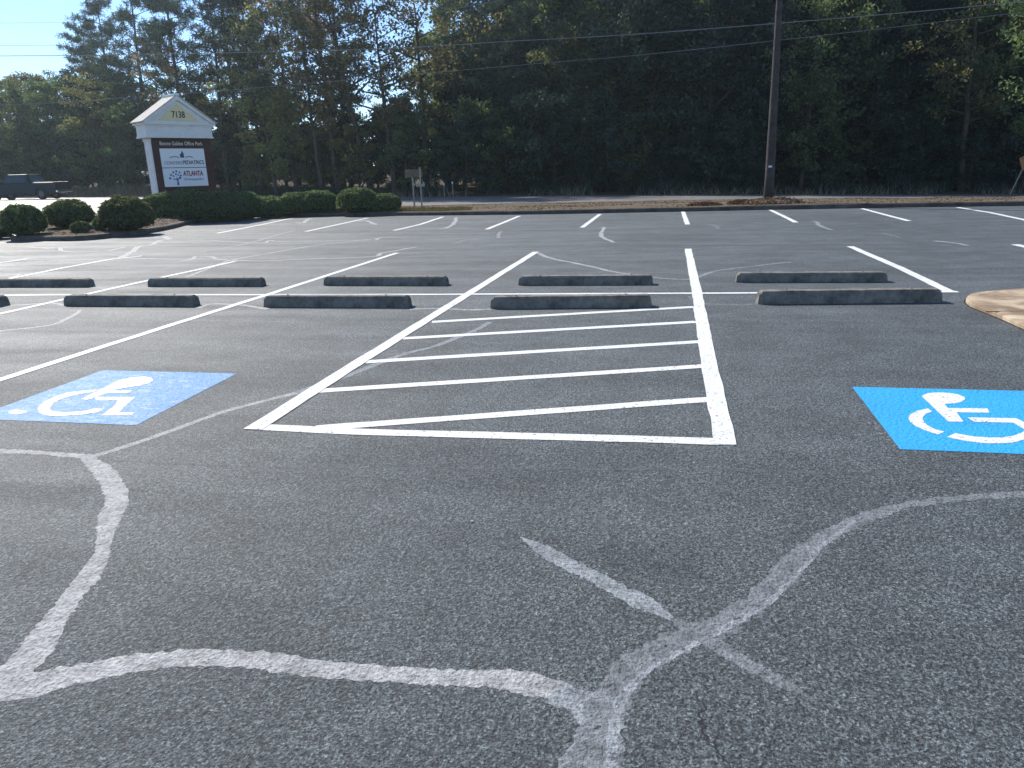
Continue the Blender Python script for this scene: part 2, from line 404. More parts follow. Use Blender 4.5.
# ------------------------------------------------------------------ markings
def ribbon(name, pts, width, m, z, label=None, jitter=0.0, w_end=None, smooth=0, seed=0, sub=.08, square=True, taper=0, wobm=0, wf=None):
    """painted or sealed strip laid on the asphalt through photo points; width in metres"""
    P = [G(x, y) for x, y in pts]
    if smooth: P = [Vector((*q, 0)) for q in catmull([(v.x, v.y) for v in P], smooth)]
    # resample
    L = [0]
    for a, c in zip(P[:-1], P[1:]): L.append(L[-1] + (c - a).length)
    tot = L[-1]; n = max(2, int(tot / sub)) if jitter else max(2, len(P) * 2)
    xs = np.interp(np.linspace(0, tot, n), L, [p.x for p in P]); yy = np.interp(np.linspace(0, tot, n), L, [p.y for p in P])
    Q = [Vector((a, c, 0)) for a, c in zip(xs, yy)]; vs = []
    for i, p in enumerate(Q):
        t = Q[min(i + 1, n - 1)] - Q[max(i - 1, 0)]; nn = Vector((-t.y, t.x, 0)).normalized()
        u = i / (n - 1); wd = width + ((w_end if w_end is not None else width) - width) * u
        if wf: wd = width * float(np.interp(u, np.linspace(0, 1, len(wf)), wf))
        if taper: wd *= min(1, min(u, 1 - u) * taper + .08)
        s = tot * u
        def jit(sd): return jitter * (noise.noise(Vector((s * 3, sd, seed))) * .5 + noise.noise(Vector((s * 9, sd + 5, seed))) * .25 + noise.noise(Vector((s * 60, sd, seed + 9))) * .5)
        wob = nn * (wd * jitter * .8 * noise.noise(Vector((s * 1.6, 77, seed)))) if jitter else Vector()
        if wobm: wob = nn * wobm * (noise.noise(Vector((s * 5, 3, seed))) + .7 * noise.noise(Vector((s * 19, 3, seed))) + .5 * noise.noise(Vector((s * 60, 3, seed))))
        a = p + wob + nn * (wd / 2 + wd * jit(1.3)); c = p + wob - nn * (wd / 2 + wd * jit(8.1))
        vs += [(a.x, a.y, z), (c.x, c.y, z)]
    b = MB(); b.add(vs, [(2 * i, 2 * i + 1, 2 * i + 3, 2 * i + 2) for i in range(n - 1)])
    o = b.build(name, m, lot); 
    if label: o['label'] = label
    return o

def line(pts, w_=.10, z=.006, label=None, m='white'):
    return ribbon('painted_line', pts, w_, M[m], z, label, jitter=.09, sub=.15, seed=pts[0][0])
# bays
line([(-60, 399), (0, 380), (140, 335), (270, 294), (397, 253)], .105, .0036)
line([(-90, 334), (0, 314), (110, 289), (235, 261.5)], .10, .0036)
line([(-60, 290), (11, 278.5), (60, 268.5), (110, 259.5), (142, 256)], .10, .0036)
line([(-40, 268), (0, 262.7), (28, 259)], .10, .0036)
line([(253, 430), (312, 392), (430, 318), (536, 252)], .12, .0052)
line([(725, 445), (707, 352), (697, 293), (688, 249)], .12, .0052)
line([(850, 246.5), (900, 268), (951, 292.5)], .12, .0036)
line([(-200, 297.5), (60, 295), (340, 295), (700, 293.5), (958, 292)], .10, .0044)
# hatching
for _k, p in enumerate(([(432, 322), (694, 307)], [(403, 338.5), (696, 322)], [(366, 362), (701, 341.8)], [(320, 391), (705, 366.3)], [(315, 428.8), (345, 426.2), (712, 399.5)], [(252, 427), (340, 431.5), (733, 442)])):
    line(p, .105, .0020 + .0002 * _k)
for p in ([(217, 233.4), (260, 225), (293, 218)], [(305.7, 231.6), (368, 218)], [(393.8, 230.6), (420, 224.5), (442.8, 216.9)], [(486.7, 229.4), (500, 224), (519.5, 216)],
          [(582, 227.6), (600, 214.2)], [(687.5, 224.5), (682.8, 211.8)], [(796, 222.5), (783, 216), (770.3, 210)], [(909, 221), (883.3, 214.3), (862, 208.6)],
          [(1060, 229), (1024, 219.8), (990, 212.6), (957.4, 207.4)], [(1015, 244.5), (1050, 253)]):
    line(p, .13, .003)

sealz = [.0003]
def crack(pts, w_, m, w_end=None, taper=0, jit=.55, label=None, smooth=5, wf=None):
    sealz[0] += .00002
    if pts[0][1] < 335 and pts[-1][1] < 335:      # the distant seals are wider and cleaner than the near ones
        w_ *= 1.35; w_end = w_end * 1.35 if w_end else None; m = {'seal_mid': 'seal_pale', 'seal_dim': 'seal_mid', 'seal_faint': 'seal_dim'}.get(m, m)
    return ribbon('crack_seal', pts, w_, M[m], sealz[0], label, jitter=jit, w_end=w_end, smooth=smooth, seed=pts[0][0] * .37, sub=.012 if pts[0][1] > 400 else .04, taper=taper, wobm=.035 if m == 'tar' else 0, wf=wf)
crack([(-80, 702), (0, 686), (50, 679), (100, 668), (150, 661), (200, 658), (255, 660), (300, 668), (375, 675), (450, 679), (500, 679), (548, 687), (580, 699)], .10, 'seal_pale', label='pale worn crack seal', jit=.28, smooth=3, wf=[1.6, 1.55, 1.35, 1.1, 1, .85, .8, .85, .9, .8, .85, .8, .9, 1.0, .95, .9])
crack([(555, 690), (585, 702), (600, 716), (606, 740), (600, 800)], .10, 'seal_mid', .15, jit=.35)
crack([(-60, 745), (15, 671), (34, 649), (56, 619), (81, 587), (90, 576), (103, 553), (109, 529), (119, 505), (116, 490), (100, 471), (86, 457)], .10, 'seal_pale', jit=.35, smooth=2, wf=[1.2, 1.25, 1.1, 1.0, .95, .55, .8, 1.0, 1.1, .95, .9, .8])
crack([(-60, 449), (0, 451), (40, 453), (88, 457)], .06, 'seal_pale')
crack([(86, 458), (150, 438), (220, 413), (300, 392)], .05, 'seal_pale', .055, jit=.45)
crack([(296, 393), (350, 374), (400, 355), (440, 345), (470, 332), (490, 322)], .075, 'seal_mid', .06, jit=.45)
crack([(90, 459), (200, 465), (300, 468), (520, 468), (700, 470), (1040, 478)], .03, 'seal_faint', taper=6)
crack([(585, 800), (603, 740), (610, 712), (625, 690), (645, 665), (670, 648), (700, 632), (740, 612), (765, 595), (790, 570), (815, 545), (850, 520), (900, 506), (960, 499), (1060, 494)], .12, 'seal_dim', .05, jit=.4)
crack([(615, 800), (612, 740), (620, 700), (640, 676), (672, 655), (704, 638), (744, 617), (770, 599), (796, 573), (822, 546), (856, 521)], .032, 'seal_mid', .014, jit=.6)
crack([(520, 537), (560, 557), (600, 578), (640, 600), (680, 624)], .06, 'seal_mid', .075, jit=.45, taper=5)
crack([(670, 618), (715, 643), (750, 663), (780, 680), (812, 699)], .07, 'seal_dim', .05, jit=.5, taper=5)
o = crack([(700, 688), (703, 705), (709, 735), (719, 775)], .004, 'tar', .005, taper=4, jit=1.2); o.name = 'open_crack'
crack([(-30, 334), (0, 331), (50, 325), (70, 317), (80, 310)], .055, 'seal_pale', .05)
crack([(-30, 308), (20, 305), (48, 303), (66, 305)], .05, 'seal_mid'); crack([(198, 308), (212, 304), (240, 305), (268, 309)], .05, 'seal_mid')
crack([(410, 309), (440, 308.5), (470, 310), (492, 309)], .05, 'seal_mid'); crack([(690, 296), (700, 303), (735, 305), (760, 304)], .04, 'seal_faint')
crack([(535, 252), (550, 258), (580, 264), (610, 271), (640, 276)], .06, 'seal_mid', .05); crack([(650, 277), (672, 279), (692, 278.5), (722, 270), (790, 262)], .04, 'seal_dim')
crack([(604, 227), (601, 234), (606, 239), (615, 242.5)], .075, 'seal_mid', .06); crack([(615, 243), (700, 244), (790, 243), (900, 243)], .05, 'seal_faint')
crack([(0, 263.5), (60, 260.5), (118, 258), (180, 259), (240, 256)], .06, 'seal_mid')
crack([(121, 257.5), (135, 250), (138, 246.5), (152, 244.5), (160, 240.5), (168, 239), (165, 236.5)], .10, 'seal_pale'); crack([(168, 240), (210, 240.5), (260, 243), (270, 240.5), (285, 241.5), (370, 240)], .05, 'seal_mid')
crack([(-30, 252), (0, 248), (24, 246.5), (48, 248.5), (58, 247.5), (66, 251.5), (105, 251), (125, 247)], .09, 'seal_pale', .06)
crack([(0, 276), (20, 274), (10, 278)], .07, 'seal_mid')
crack([(186, 277), (215, 266), (232, 260), (262, 254.5), (311, 246), (354, 241), (392, 236.5)], .05, 'seal_mid', .045)
crack([(180, 261), (192, 259), (196, 256.5), (213, 257), (217, 259.5), (260, 261), (298, 259.5), (372, 256.5), (382, 253), (417, 247)], .06, 'seal_mid')
crack([(397, 257), (450, 255), (514, 252.5)], .035, 'seal_faint'); crack([(200, 252), (245, 244), (280, 234), (295, 230.6)], .06, 'seal_dim')
crack([(295, 222.5), (303, 223), (306, 220.5), (311, 218.4)], .10, 'seal_mid'); crack([(357, 221.5), (366, 220.5), (372, 223), (376, 224.5)], .09, 'seal_mid')
crack([(440, 229), (448, 227.5), (455, 222), (456, 217.4)], .09, 'seal_mid'); crack([(498, 238), (499.5, 233), (502, 231.5)], .06, 'seal_dim')
crack([(377, 240), (382, 237.5), (408, 237)], .06, 'seal_mid'); crack([(455, 243), (466, 240), (480, 240)], .05, 'seal_dim')
crack([(815, 221), (820, 226), (832, 230)], .07, 'seal_dim'); crack([(880, 233), (895, 236), (900, 238)], .05, 'seal_faint'); crack([(935, 241), (955, 243), (968, 245.5)], .07, 'seal_mid', .04)
crack([(708, 224), (716, 226), (718, 229)], .06, 'seal_faint'); crack([(430, 243), (600, 245)], .03, 'seal_faint'); crack([(0, 243), (60, 240), (170, 236)], .04, 'seal_dim')

def poly(name, pts, m, z, parent, world=False):
    P = [p if world else G(*p) for p in pts]; b = MB(); b.add([(p.x, p.y, z) for p in P], [tuple(range(len(P)))])
    me = bpy.data.meshes.new(name); me.from_pydata(b.v, [], b.f); me.materials.append(m)
    if me.polygons[0].normal.z < 0: me.flip_normals()
    o = link(bpy.data.objects.new(name, me), parent); return o
def multi(name, polys, m, z, parent):
    b = MB()
    for pl in polys:
        P = [G(*p) for p in pl]; b.add([(p.x, p.y, z) for p in P], [tuple(range(len(P)))])
    return b.build(name, m, parent)
# right square
A, B2 = G(852, 387), G(900, 449.5)
sqr = [A, Vector((A.x + 1.18, A.y + .0, 0)), Vector((B2.x + 1.18, B2.y, 0)), B2]
bl = poly('blue_square', sqr, M['blue'], .002, lot, True); bl['label'] = 'bright freshly painted blue square'
def cv(pts, s, ox, oy): return [(ox + x / s, oy + y / s) for x, y in pts]
R1 = [(455, 205), (465, 195), (490, 187), (540, 183), (600, 185), (655, 193), (690, 207), (697, 220), (680, 234), (645, 243), (580, 247), (600, 270), (820, 272), (833, 296), (648, 294), (687, 346), (603, 346)]
R2 = [(490, 272), (430, 285), (388, 308), (380, 328), (392, 350), (420, 370), (470, 393), (545, 418), (581, 402), (520, 385), (480, 362), (462, 340), (460, 322), (478, 302), (511, 290)]
R3 = [(595, 432), (640, 410), (740, 428), (830, 435), (900, 434), (960, 426), (1010, 408), (1050, 385), (1075, 415), (1030, 445), (960, 463), (880, 467), (800, 466), (690, 452)]
R4 = [(708, 322), (980, 327), (1060, 365), (1130, 420), (1200, 428), (1215, 450), (1100, 448), (1020, 385), (965, 352), (745, 347)]
multi('wheelchair_symbol', [cv(p, 5.565, 840, 360) for p in (R1, R2, R3, R4)], M['white'], .0035, bl)
sql = [G(102.5, 370.5), G(237, 373.7), G(136, 425.5), G(-29.5, 418.8)]
bl2 = poly('blue_square', sql, M['blue_worn'], .002, lot, True); bl2['label'] = 'faded scuffed blue square'
L1 = [(608, 152), (612, 163), (598, 174), (560, 184), (510, 192), (460, 200), (452, 203), (527, 203), (517, 215), (430, 213), (352, 242), (325, 238), (400, 200), (470, 165), (520, 152), (575, 147)]
L2 = [(397, 200), (320, 205), (270, 212), (220, 227), (175, 250), (152, 272), (152, 288), (168, 299), (200, 305), (260, 305), (330, 300), (395, 290), (418, 276), (380, 276), (320, 287), (260, 291), (215, 287), (198, 277), (210, 258), (245, 238), (290, 224), (345, 213), (375, 210)]
L3 = [(375, 229), (541, 230), (475, 291), (541, 291), (528, 301), (406, 304), (460, 262), (472, 243), (385, 243)]
multi('wheelchair_symbol', [cv(p, 4, 0, 340) for p in (L1, L2, L3)], M['white_worn'], .0035, bl2)
multi('worn_white_patch', [cv(p, 4, 0, 340) for p in ([(32, 290), (60, 280), (105, 283), (112, 290), (80, 297), (45, 297)],)], M['white_worn'], .003, bl2)

# ------------------------------------------------------------------ wheel stops
def wheel_stop(pl, pr, h, label, group):
    a, c = G(*pl), G(*pr); mid = (a + c) / 2; dvec = c - a; Lh = dvec.length / 2; ang = math.atan2(dvec.y, dvec.x)
    root = empty('wheel_stop', (0, 0, 0)); tag(root, label, 'wheel stop', group)
    root.location = mid + Vector((-math.sin(ang), math.cos(ang), 0)) * .085; root.rotation_euler.z = ang
    prof = [(-.082, 0), (-.080, h * .5), (-.073, h * .82), (-.055, h), (.055, h), (.073, h * .82), (.080, h * .5), (.082, 0)]
    nx = 40; vs = []; k = len(prof)
    for i in range(nx + 1):
        x = -Lh + 2 * Lh * i / nx
        e = min(i, nx - i); dx = {0: .0, 1: .0}.get(e, 0)
        for (y, z) in prof:
            s_ = 1 - (.12 if e == 0 else 0)
            zz = z * (1 - (.10 if e == 0 else 0)); xx = x
            if e == 0: xx = x + (1 if i == 0 else -1) * (.012 * (z / h) + (.022 if z >= h * .95 else 0))
            j = .0035 * noise.noise(Vector((x * 4, y * 20, z * 20 + a.x)))
            vs.append((xx, y * s_ + j, max(0, zz + (j if z > 0 else 0))))
    fs = [(i * k + j, i * k + j + 1, (i + 1) * k + j + 1, (i + 1) * k + j) for i in range(nx) for j in range(k - 1)] + [tuple(range(k)), tuple(range((nx + 1) * k - 1, nx * k - 1, -1))]
    b = MB(); b.add(vs, fs); b.build('concrete_block', M['stop'], root, bevel=.004)
    for sx in (-1, 1):
        q = MB(); q.tube([(sx * Lh * .68, 0, h - .01), (sx * Lh * .68 + .004, .002, h + .012)], .011, 8); q.build('anchor_pin', M['galv'], root)
    return root
NR, FR = 'wheel stops of the near row', 'wheel stops of the far row'
wheel_stop((-138, 307.5), (1, 306.5), .13, 'near row wheel stop cut off by the left picture edge', NR)
wheel_stop((63, 306), (193, 306.8), .13, 'near row wheel stop second from the left, beside the faded blue square bay', NR)
wheel_stop((263, 307.3), (408, 307.8), .13, 'near row wheel stop just left of the hatched aisle', NR)
wheel_stop((490, 309), (652, 307.5), .13, 'near row wheel stop inside the hatched aisle', NR)
wheel_stop((758, 304.5), (943, 302.8), .14, 'near row wheel stop at the head of the bright blue square bay', NR)
wheel_stop((-40, 287.5), (88, 287.3), .12, 'far row wheel stop at the left picture edge', FR)
wheel_stop((147, 286.8), (261, 286.6), .12, 'far row wheel stop second from the left', FR)
wheel_stop((323, 285.6), (446, 285.8), .12, 'middle wheel stop of the far row, left of the hatched aisle', FR)
wheel_stop((518, 285.5), (653, 285), .12, 'far row wheel stop straight behind the hatched aisle', FR)
wheel_stop((736, 282.6), (888, 282.3), .12, 'far row wheel stop rightmost of its row, beside the slanted white line', FR)

# ------------------------------------------------------------------ concrete island corner at right
isl = [(968, 302), (966, 299), (970, 295), (980, 292.8), (1000, 290.8), (1024, 289.2), (1080, 286)]
isl2 = [(1120, 352), (1060, 339), (1024, 326), (1000, 315.5), (982, 308.5), (972, 304.5)]
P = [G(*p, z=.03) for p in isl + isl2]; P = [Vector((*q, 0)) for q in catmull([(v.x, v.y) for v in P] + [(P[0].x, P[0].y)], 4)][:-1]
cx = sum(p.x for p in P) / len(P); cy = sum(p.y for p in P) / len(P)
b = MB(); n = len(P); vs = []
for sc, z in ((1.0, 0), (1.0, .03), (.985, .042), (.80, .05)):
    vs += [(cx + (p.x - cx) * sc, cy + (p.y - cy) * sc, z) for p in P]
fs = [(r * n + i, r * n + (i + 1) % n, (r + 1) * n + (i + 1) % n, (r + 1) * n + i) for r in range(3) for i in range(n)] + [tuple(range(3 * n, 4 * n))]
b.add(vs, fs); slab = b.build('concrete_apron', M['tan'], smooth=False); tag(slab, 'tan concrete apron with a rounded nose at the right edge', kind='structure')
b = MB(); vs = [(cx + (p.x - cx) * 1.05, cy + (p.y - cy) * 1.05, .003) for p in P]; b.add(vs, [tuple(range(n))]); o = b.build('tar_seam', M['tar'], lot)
b = MB(); q0, q1 = G(986, 311.5, z=.05), G(1030, 311, z=.05); b.tube([Vector((q0.x, q0.y, .0475)), Vector((q1.x, q1.y, .0495))], .004, 5); b.build('joint', M['tar'], slab)
q = G(1028, 288, z=.05); b = MB()
b.prism([(-.12, 0), (-.12, .07), (-.09, .10), (.30, .10), (.30, 0)], 1, -.08, .08)
o = b.build('kerb_block', M['curbwhite'], bevel=.02); o.location = (q.x + .17, q.y + .1, .04); tag(o, 'small white block end on the tan concrete apron', 'kerb block')

# ------------------------------------------------------------------ leaves
def leaf_mesh(name, centers, size, m, up_bias=0.0, aspect=1.8, normals=None):
    n = len(centers); C = np.asarray(centers, dtype=np.float64)
    nrm = RNG.normal(size=(n, 3)); nrm /= np.linalg.norm(nrm, axis=1)[:, None]
    if normals is not None:
        nrm = nrm * (1 - up_bias) + normals * up_bias; nrm /= np.linalg.norm(nrm, axis=1)[:, None]
    elif up_bias:
        nrm[:, 2] += up_bias; nrm /= np.linalg.norm(nrm, axis=1)[:, None]
    r = RNG.normal(size=(n, 3)); a = np.cross(nrm, r); a /= np.linalg.norm(a, axis=1)[:, None]; b_ = np.cross(nrm, a)
    s = size * RNG.uniform(.6, 1.35, n)[:, None]
    V = np.empty((n, 4, 3)); V[:, 0] = C - a * s * aspect / 2; V[:, 1] = C - b_ * s / 2 + nrm * s * .12; V[:, 2] = C + a * s * aspect / 2; V[:, 3] = C + b_ * s / 2 + nrm * s * .12
    me = bpy.data.meshes.new(name); me.vertices.add(n * 4); me.vertices.foreach_set('co', V.ravel())
    me.loops.add(n * 4); me.loops.foreach_set('vertex_index', np.arange(n * 4, dtype=np.int32))
    me.polygons.add(n); me.polygons.foreach_set('loop_start', np.arange(0, n * 4, 4, dtype=np.int32)); me.polygons.foreach_set('loop_total', np.full(n, 4, dtype=np.int32))
    me.update(calc_edges=True); me.materials.append(m); return me

def needle_mesh(name, tips, m, length=.28, per=26, width=.022):
    C = []; A = []
    for (p, d_) in tips:
        for k in range(per):
            v = np.array(d_) * .5 + RNG.normal(size=3) * .75; v /= np.linalg.norm(v); L = length * RNG.uniform(.7, 1.2)
            base = np.array(p) + RNG.normal(size=3) * .10; C.append(base); A.append(v * L)
    C = np.array(C); A = np.array(A); n = len(C)
    r = RNG.normal(size=(n, 3)); s = np.cross(A, r); s /= np.linalg.norm(s, axis=1)[:, None]
    V = np.empty((n, 4, 3)); V[:, 0] = C - s * width * .6; V[:, 1] = C + s * width * .6; V[:, 2] = C + A + s * width; V[:, 3] = C + A - s * width
    me = bpy.data.meshes.new(name); me.vertices.add(n * 4); me.vertices.foreach_set('co', V.ravel())
    me.loops.add(n * 4); me.loops.foreach_set('vertex_index', np.arange(n * 4, dtype=np.int32))
    me.polygons.add(n); me.polygons.foreach_set('loop_start', np.arange(0, n * 4, 4, dtype=np.int32)); me.polygons.foreach_set('loop_total', np.full(n, 4, dtype=np.int32))
    me.update(calc_edges=True); me.materials.append(m); return me

def limb(b, p0, p1, r0, r1, bend=.12, n=6, sides=6):
    p0, p1 = Vector(p0), Vector(p1); L = (p1 - p0).length; pts = []
    off = Vector((random.uniform(-1, 1), random.uniform(-1, 1), random.uniform(-.3, .6))) * L * bend
    for i in range(n + 1):
        t = i / n; pts.append(p0.lerp(p1, t) + off * math.sin(math.pi * t) + Vector((random.uniform(-1, 1), random.uniform(-1, 1), 0)) * min(L * .012, .05) * (0 < i < n))
    b.tube(pts, [r0 + (r1 - r0) * i / n for i in range(n + 1)], sides); return pts

def make_broadleaf(H, spread, low, nl, nleaf, size, seed, lean=0.0, sparse=1.0):
    random.seed(seed); b = MB(); top = Vector((random.uniform(-.6, .6) + lean, random.uniform(-.5, .5), H * .93))
    r0 = .012 * H + .04
    tr = limb(b, (0, 0, -.2), top, r0, .02, .018, 14, 8); centers = []
    for i in range(nl):
        t = low + (1 - low) * (i + random.random()) / nl; t = min(t, .98); k = t * (len(tr) - 1); j = min(int(k), len(tr) - 2); p = tr[j].lerp(tr[j + 1], k - j)
        an = i * 2.4 + random.uniform(-.5, .5); rr = (t - low) / (1 - low)
        prof = math.sin(math.pi * min(1, .18 + .82 * rr)) ** .7
        L = spread * (.45 + .6 * prof) * random.uniform(.6, 1.1); dz = L * random.uniform(.15, .75)
        q = p + Vector((math.cos(an) * L, math.sin(an) * L, dz)); q.z = min(q.z, H)
        lp = limb(b, p, q, r0 * (1 - t) * .55 + .018, .01, .12, 5, 5)
        centers += [(lp[3], .7), (lp[4], .8), (lp[5], .85)]
        for _ in range(3):
            s_ = lp[random.choice((2, 3, 4))]; e = s_ + Vector((random.gauss(0, 1), random.gauss(0, 1), random.gauss(.3, .6))) * L * .33
            limb(b, s_, e, .018, .006, .1, 3, 4); centers.append((e, .75))
    centers.append((top, .8))
    pts = []; per = nleaf // len(centers)
    for c, s_ in centers:
        kk = int(per * random.uniform(.4, 1.6)); rad = s_ * spread * .24 * random.uniform(.7, 1.3)
        d_ = RNG.normal(size=(kk, 3)); d_ /= np.linalg.norm(d_, axis=1)[:, None]; rr = RNG.uniform(0, 1, (kk, 1)) ** .45 * rad
        pts.append(np.array(c)[None] + d_ * rr * np.array([1.15, 1.15, .8]))
    pts = np.concatenate(pts)
    return b, leaf_mesh('crown', pts, size, M['lf_dark'], .25)

def make_pine(H, spread, low, nl, seed, per=22, bare=0):
    random.seed(seed); b = MB(); top = Vector((random.uniform(-.5, .5), random.uniform(-.4, .4), H * .97)); r0 = .010 * H + .05
    tr = limb(b, (0, 0, -.2), top, r0, .03, .012, 16, 8); tips = []
    for i in range(nl):
        t = low + (.99 - low) * ((i + random.random()) / nl) ** .9; k = t * (len(tr) - 1); j = min(int(k), len(tr) - 2); p = tr[j].lerp(tr[j + 1], k - j)
        rr = (t - low) / (1 - low); an = random.uniform(0, 6.28)
        L = spread * (1.05 - .75 * rr) * random.uniform(.45, 1.1) * (.6 if rr < .1 else 1); dz = L * random.uniform(-.05, .5)
        q = p + Vector((math.cos(an) * L, math.sin(an) * L, dz)); lp = limb(b, p, q, r0 * (1 - t) * .3 + .02, .01, .10, 6, 5)
        if random.random() < bare: continue
        for m_ in range(3, 7):
            for _ in range(4):
                s_ = lp[m_]; e = s_ + Vector((random.gauss(0, 1), random.gauss(0, 1), random.gauss(.35, .4))) * L * .16
                tips.append((tuple(e), tuple((e - s_).normalized())))
            if m_ % 2: limb(b, lp[m_], tips[-1][0], .012, .005, .05, 2, 4)
        tips.append((tuple(q), tuple((q - p).normalized())))
    for k in range(8): tips.append((tuple(top + Vector((random.gauss(0, .3), random.gauss(0, .3), random.gauss(-.2, .5)))), (0, 0, 1)))
    return b, needle_mesh('crown', tips, M['lf_pine'], .30, per, .026)

PROTO = {}
def proto(key, maker):
    b, crown = maker
    me = bpy.data.meshes.new('trunk'); me.from_pydata(b.v, [], b.f); me.materials.append(M['bark'])
    for p in me.polygons: p.use_smooth = True
    PROTO[key] = (me, crown)
for i, (H, sp, lo, nl, nf, sz) in enumerate(((14, 4.2, .05, 30, 15000, .17), (16, 4.8, .07, 30, 15000, .18), (12, 3.8, .03, 26, 13000, .16), (15, 3.6, .22, 26, 9000, .15))):
    proto('b%d' % i, make_broadleaf(H, sp, lo, nl, nf, sz, 11 + i))
proto('thin', make_broadleaf(16, 4.0, .3, 24, 4200, .15, 31)); proto('thin2', make_broadleaf(18, 4.6, .35, 24, 3600, .15, 37, lean=2.5))
proto('sap', make_broadleaf(6, 2.2, .08, 16, 5200, .12, 41)); proto('sap2', make_broadleaf(4.2, 2.0, .04, 14, 4200, .11, 43))
for i, (H, sp, lo, nl) in enumerate(((20, 4.6, .38, 34), (22, 5.0, .45, 34), (18, 4.2, .30, 34))): proto('p%d' % i, make_pine(H, sp, lo, nl, 51 + i, 22, .08))
proto('ptall', make_pine(19, 6.4, .30, 44, 77, 26, 0))

PLACED = {}
def tree(key, px, F, label, group, name='tree', leafm=None, sc=1, rz=None, py=190, bark=None, sz=None, cat='tree'):
    p = at(px, F, py); t_me, c_me = PROTO[key]
    root = empty(name, p, random.uniform(0, 6.28) if rz is None else rz); root.scale = (sc, sc, sz or sc)
    tag(root, label, cat, group)
    for nm, me in (('trunk', t_me), ('crown', c_me)):
        o = link(bpy.data.objects.new(nm, me), root)
        m = leafm if nm == 'crown' else bark
        if m: o.material_slots[0].link = 'OBJECT'; o.material_slots[0].material = M[m]
    return root
random.seed(5)
def edgeF(px): return float(np.interp(px, [-500, -100, 0, 100, 200, 300, 400, 520, 600, 700, 800, 900, 1024, 1500], [78, 72, 70, 67, 62, 56, 53, 51, 50, 49, 48, 47, 46, 46]))
# --- left woods: lower hardwoods at the far left
gA = 'low mixed woods at the far left'
for px, dF, k, sc, lm in ((-75, 6, 'b0', .85, 'lf_mid'), (-40, 10, 'b1', .68, 'lf_olive'), (-12, 5, 'b2', .82, 'lf_mid'), (15, 12, 'b1', .68, 'lf_olive'), (28, 4, 'b2', .80, 'lf_mid'), (52, 11, 'b0', .78, 'lf_olive'), (66, 5, 'b2', .84, 'lf_mid'),
                          (88, 12, 'b1', .64, 'lf_mid'), (100, 5, 'b3', .72, 'lf_dark'), (122, 9, 'b0', .8, 'lf_olive'), (-105, 9, 'b1', .9, 'lf_mid'), (140, 6, 'b2', .8, 'lf_mid')):
    tree(k, px, edgeF(px) + dF, {'lf_mid': 'bushy green tree of the low woods behind the pickup', 'lf_olive': 'olive autumn tree of the low woods behind the pickup', 'lf_dark': 'dark slim tree of the low woods left of the sign'}[lm], gA, 'broadleaf_tree', lm, sc)
# --- pines standing out
tree('ptall', 158, 72, 'tall spreading pine rising behind the gabled sign', None, 'pine_tree', sc=1.02, rz=1.0)
tree('p2', 112, 78, 'leftmost pine, its crown cut out against the blue sky', None, 'pine_tree', sc=.88, rz=2.0)
gP = 'tall pines behind the sign and shrubs'
for px, dF, k, sc in ((128, 16, 'p1', .86), (196, 4, 'p0', .98), (246, 5, 'p2', 1.0), (268, 14, 'p0', 1.0), (352, 9, 'p0', .95), 
                      (525, 9, 'p2', .95), (575, 14, 'p0', .9)):
    tree(k, px, edgeF(px) + dF, 'tall slim pine with bare lower trunk, one of the row behind the sign and shrubs', gP, 'pine_tree', None, sc)
tree('thin', 190, 66, 'thin rusty leaved tree just right of the gabled sign roof', None, 'broadleaf_tree', 'lf_orange', .75)
tree('thin2', 345, 60, 'tall leaning tree with sparse rusty leaves over the shrubs', None, 'broadleaf_tree', 'lf_orange', 1.0, rz=2.6)
tree('thin2', 372, 57, 'sparse yellow brown tree leaning left above the clipped shrubs', None, 'broadleaf_tree', 'lf_olive', .95, rz=3.4)
tree('thin', 428, 58, 'sparse yellowing tree between the pines, sky showing through', None, 'broadleaf_tree', 'lf_olive', 1.02)
tree('thin', 300, 66, 'sparse orange leaved tree among the pines', None, 'broadleaf_tree', 'lf_orange', 1.05, rz=.7)
tree('thin', 255, 70, 'sparse olive tree among the slim pines', None, 'broadleaf_tree', 'lf_olive', .85, rz=1.7)
# --- understorey left/middle
gT = 'slim bare trunks at the edge of the woods'
for px, dF, k, sc in ((228, 1.6, 'p1', .78), (262, 2.2, 'p0', .8), (322, 1.8, 'thin', .85), (338, 2.4, 'p1', .82), (276, 1.2, 'thin', .8), (395, 2.0, 'thin', .9), (108, 2.0, 'thin', .62)):
    tree(k, px, edgeF(px) + dF, 'slim tree with a straight bare trunk at the edge of the woods beyond the shrubs', gT, 'slim_tree', 'lf_olive' if k == 'thin' else None, sc)
gU = 'understorey trees along the edge of the woods'
random.seed(9)
for i, px in enumerate(range(-90, 1130, 24)):
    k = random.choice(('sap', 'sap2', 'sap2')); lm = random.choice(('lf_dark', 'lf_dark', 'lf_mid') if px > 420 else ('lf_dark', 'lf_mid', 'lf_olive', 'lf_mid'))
    q = px + random.uniform(-8, 8)
    side = 'left of the pole' if q < 765 else 'right of the pole'
    tree(k, q, edgeF(q) + random.uniform(2.2, 4.5), 'young %s tree at the shaded edge of the woods %s' % ({'lf_dark': 'dark green', 'lf_mid': 'green', 'lf_olive': 'olive'}[lm], side), gU, 'young_tree', lm, random.uniform(.8, 1.25))
for i, px in enumerate(range(-80, 1150, 30)):
    q = px + random.uniform(-9, 9); side = 'left of the pole' if q < 765 else 'right of the pole'
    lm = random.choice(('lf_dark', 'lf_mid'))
    tree(random.choice(('sap', 'sap2')), q, edgeF(q) + random.uniform(9, 13), 'leafy thicket tree inside the woods ' + side, 'thicket trees inside the woods', 'thicket_tree', lm, random.uniform(1.1, 1.5))
gM = 'mixed trees filling the woods behind the shrubs'
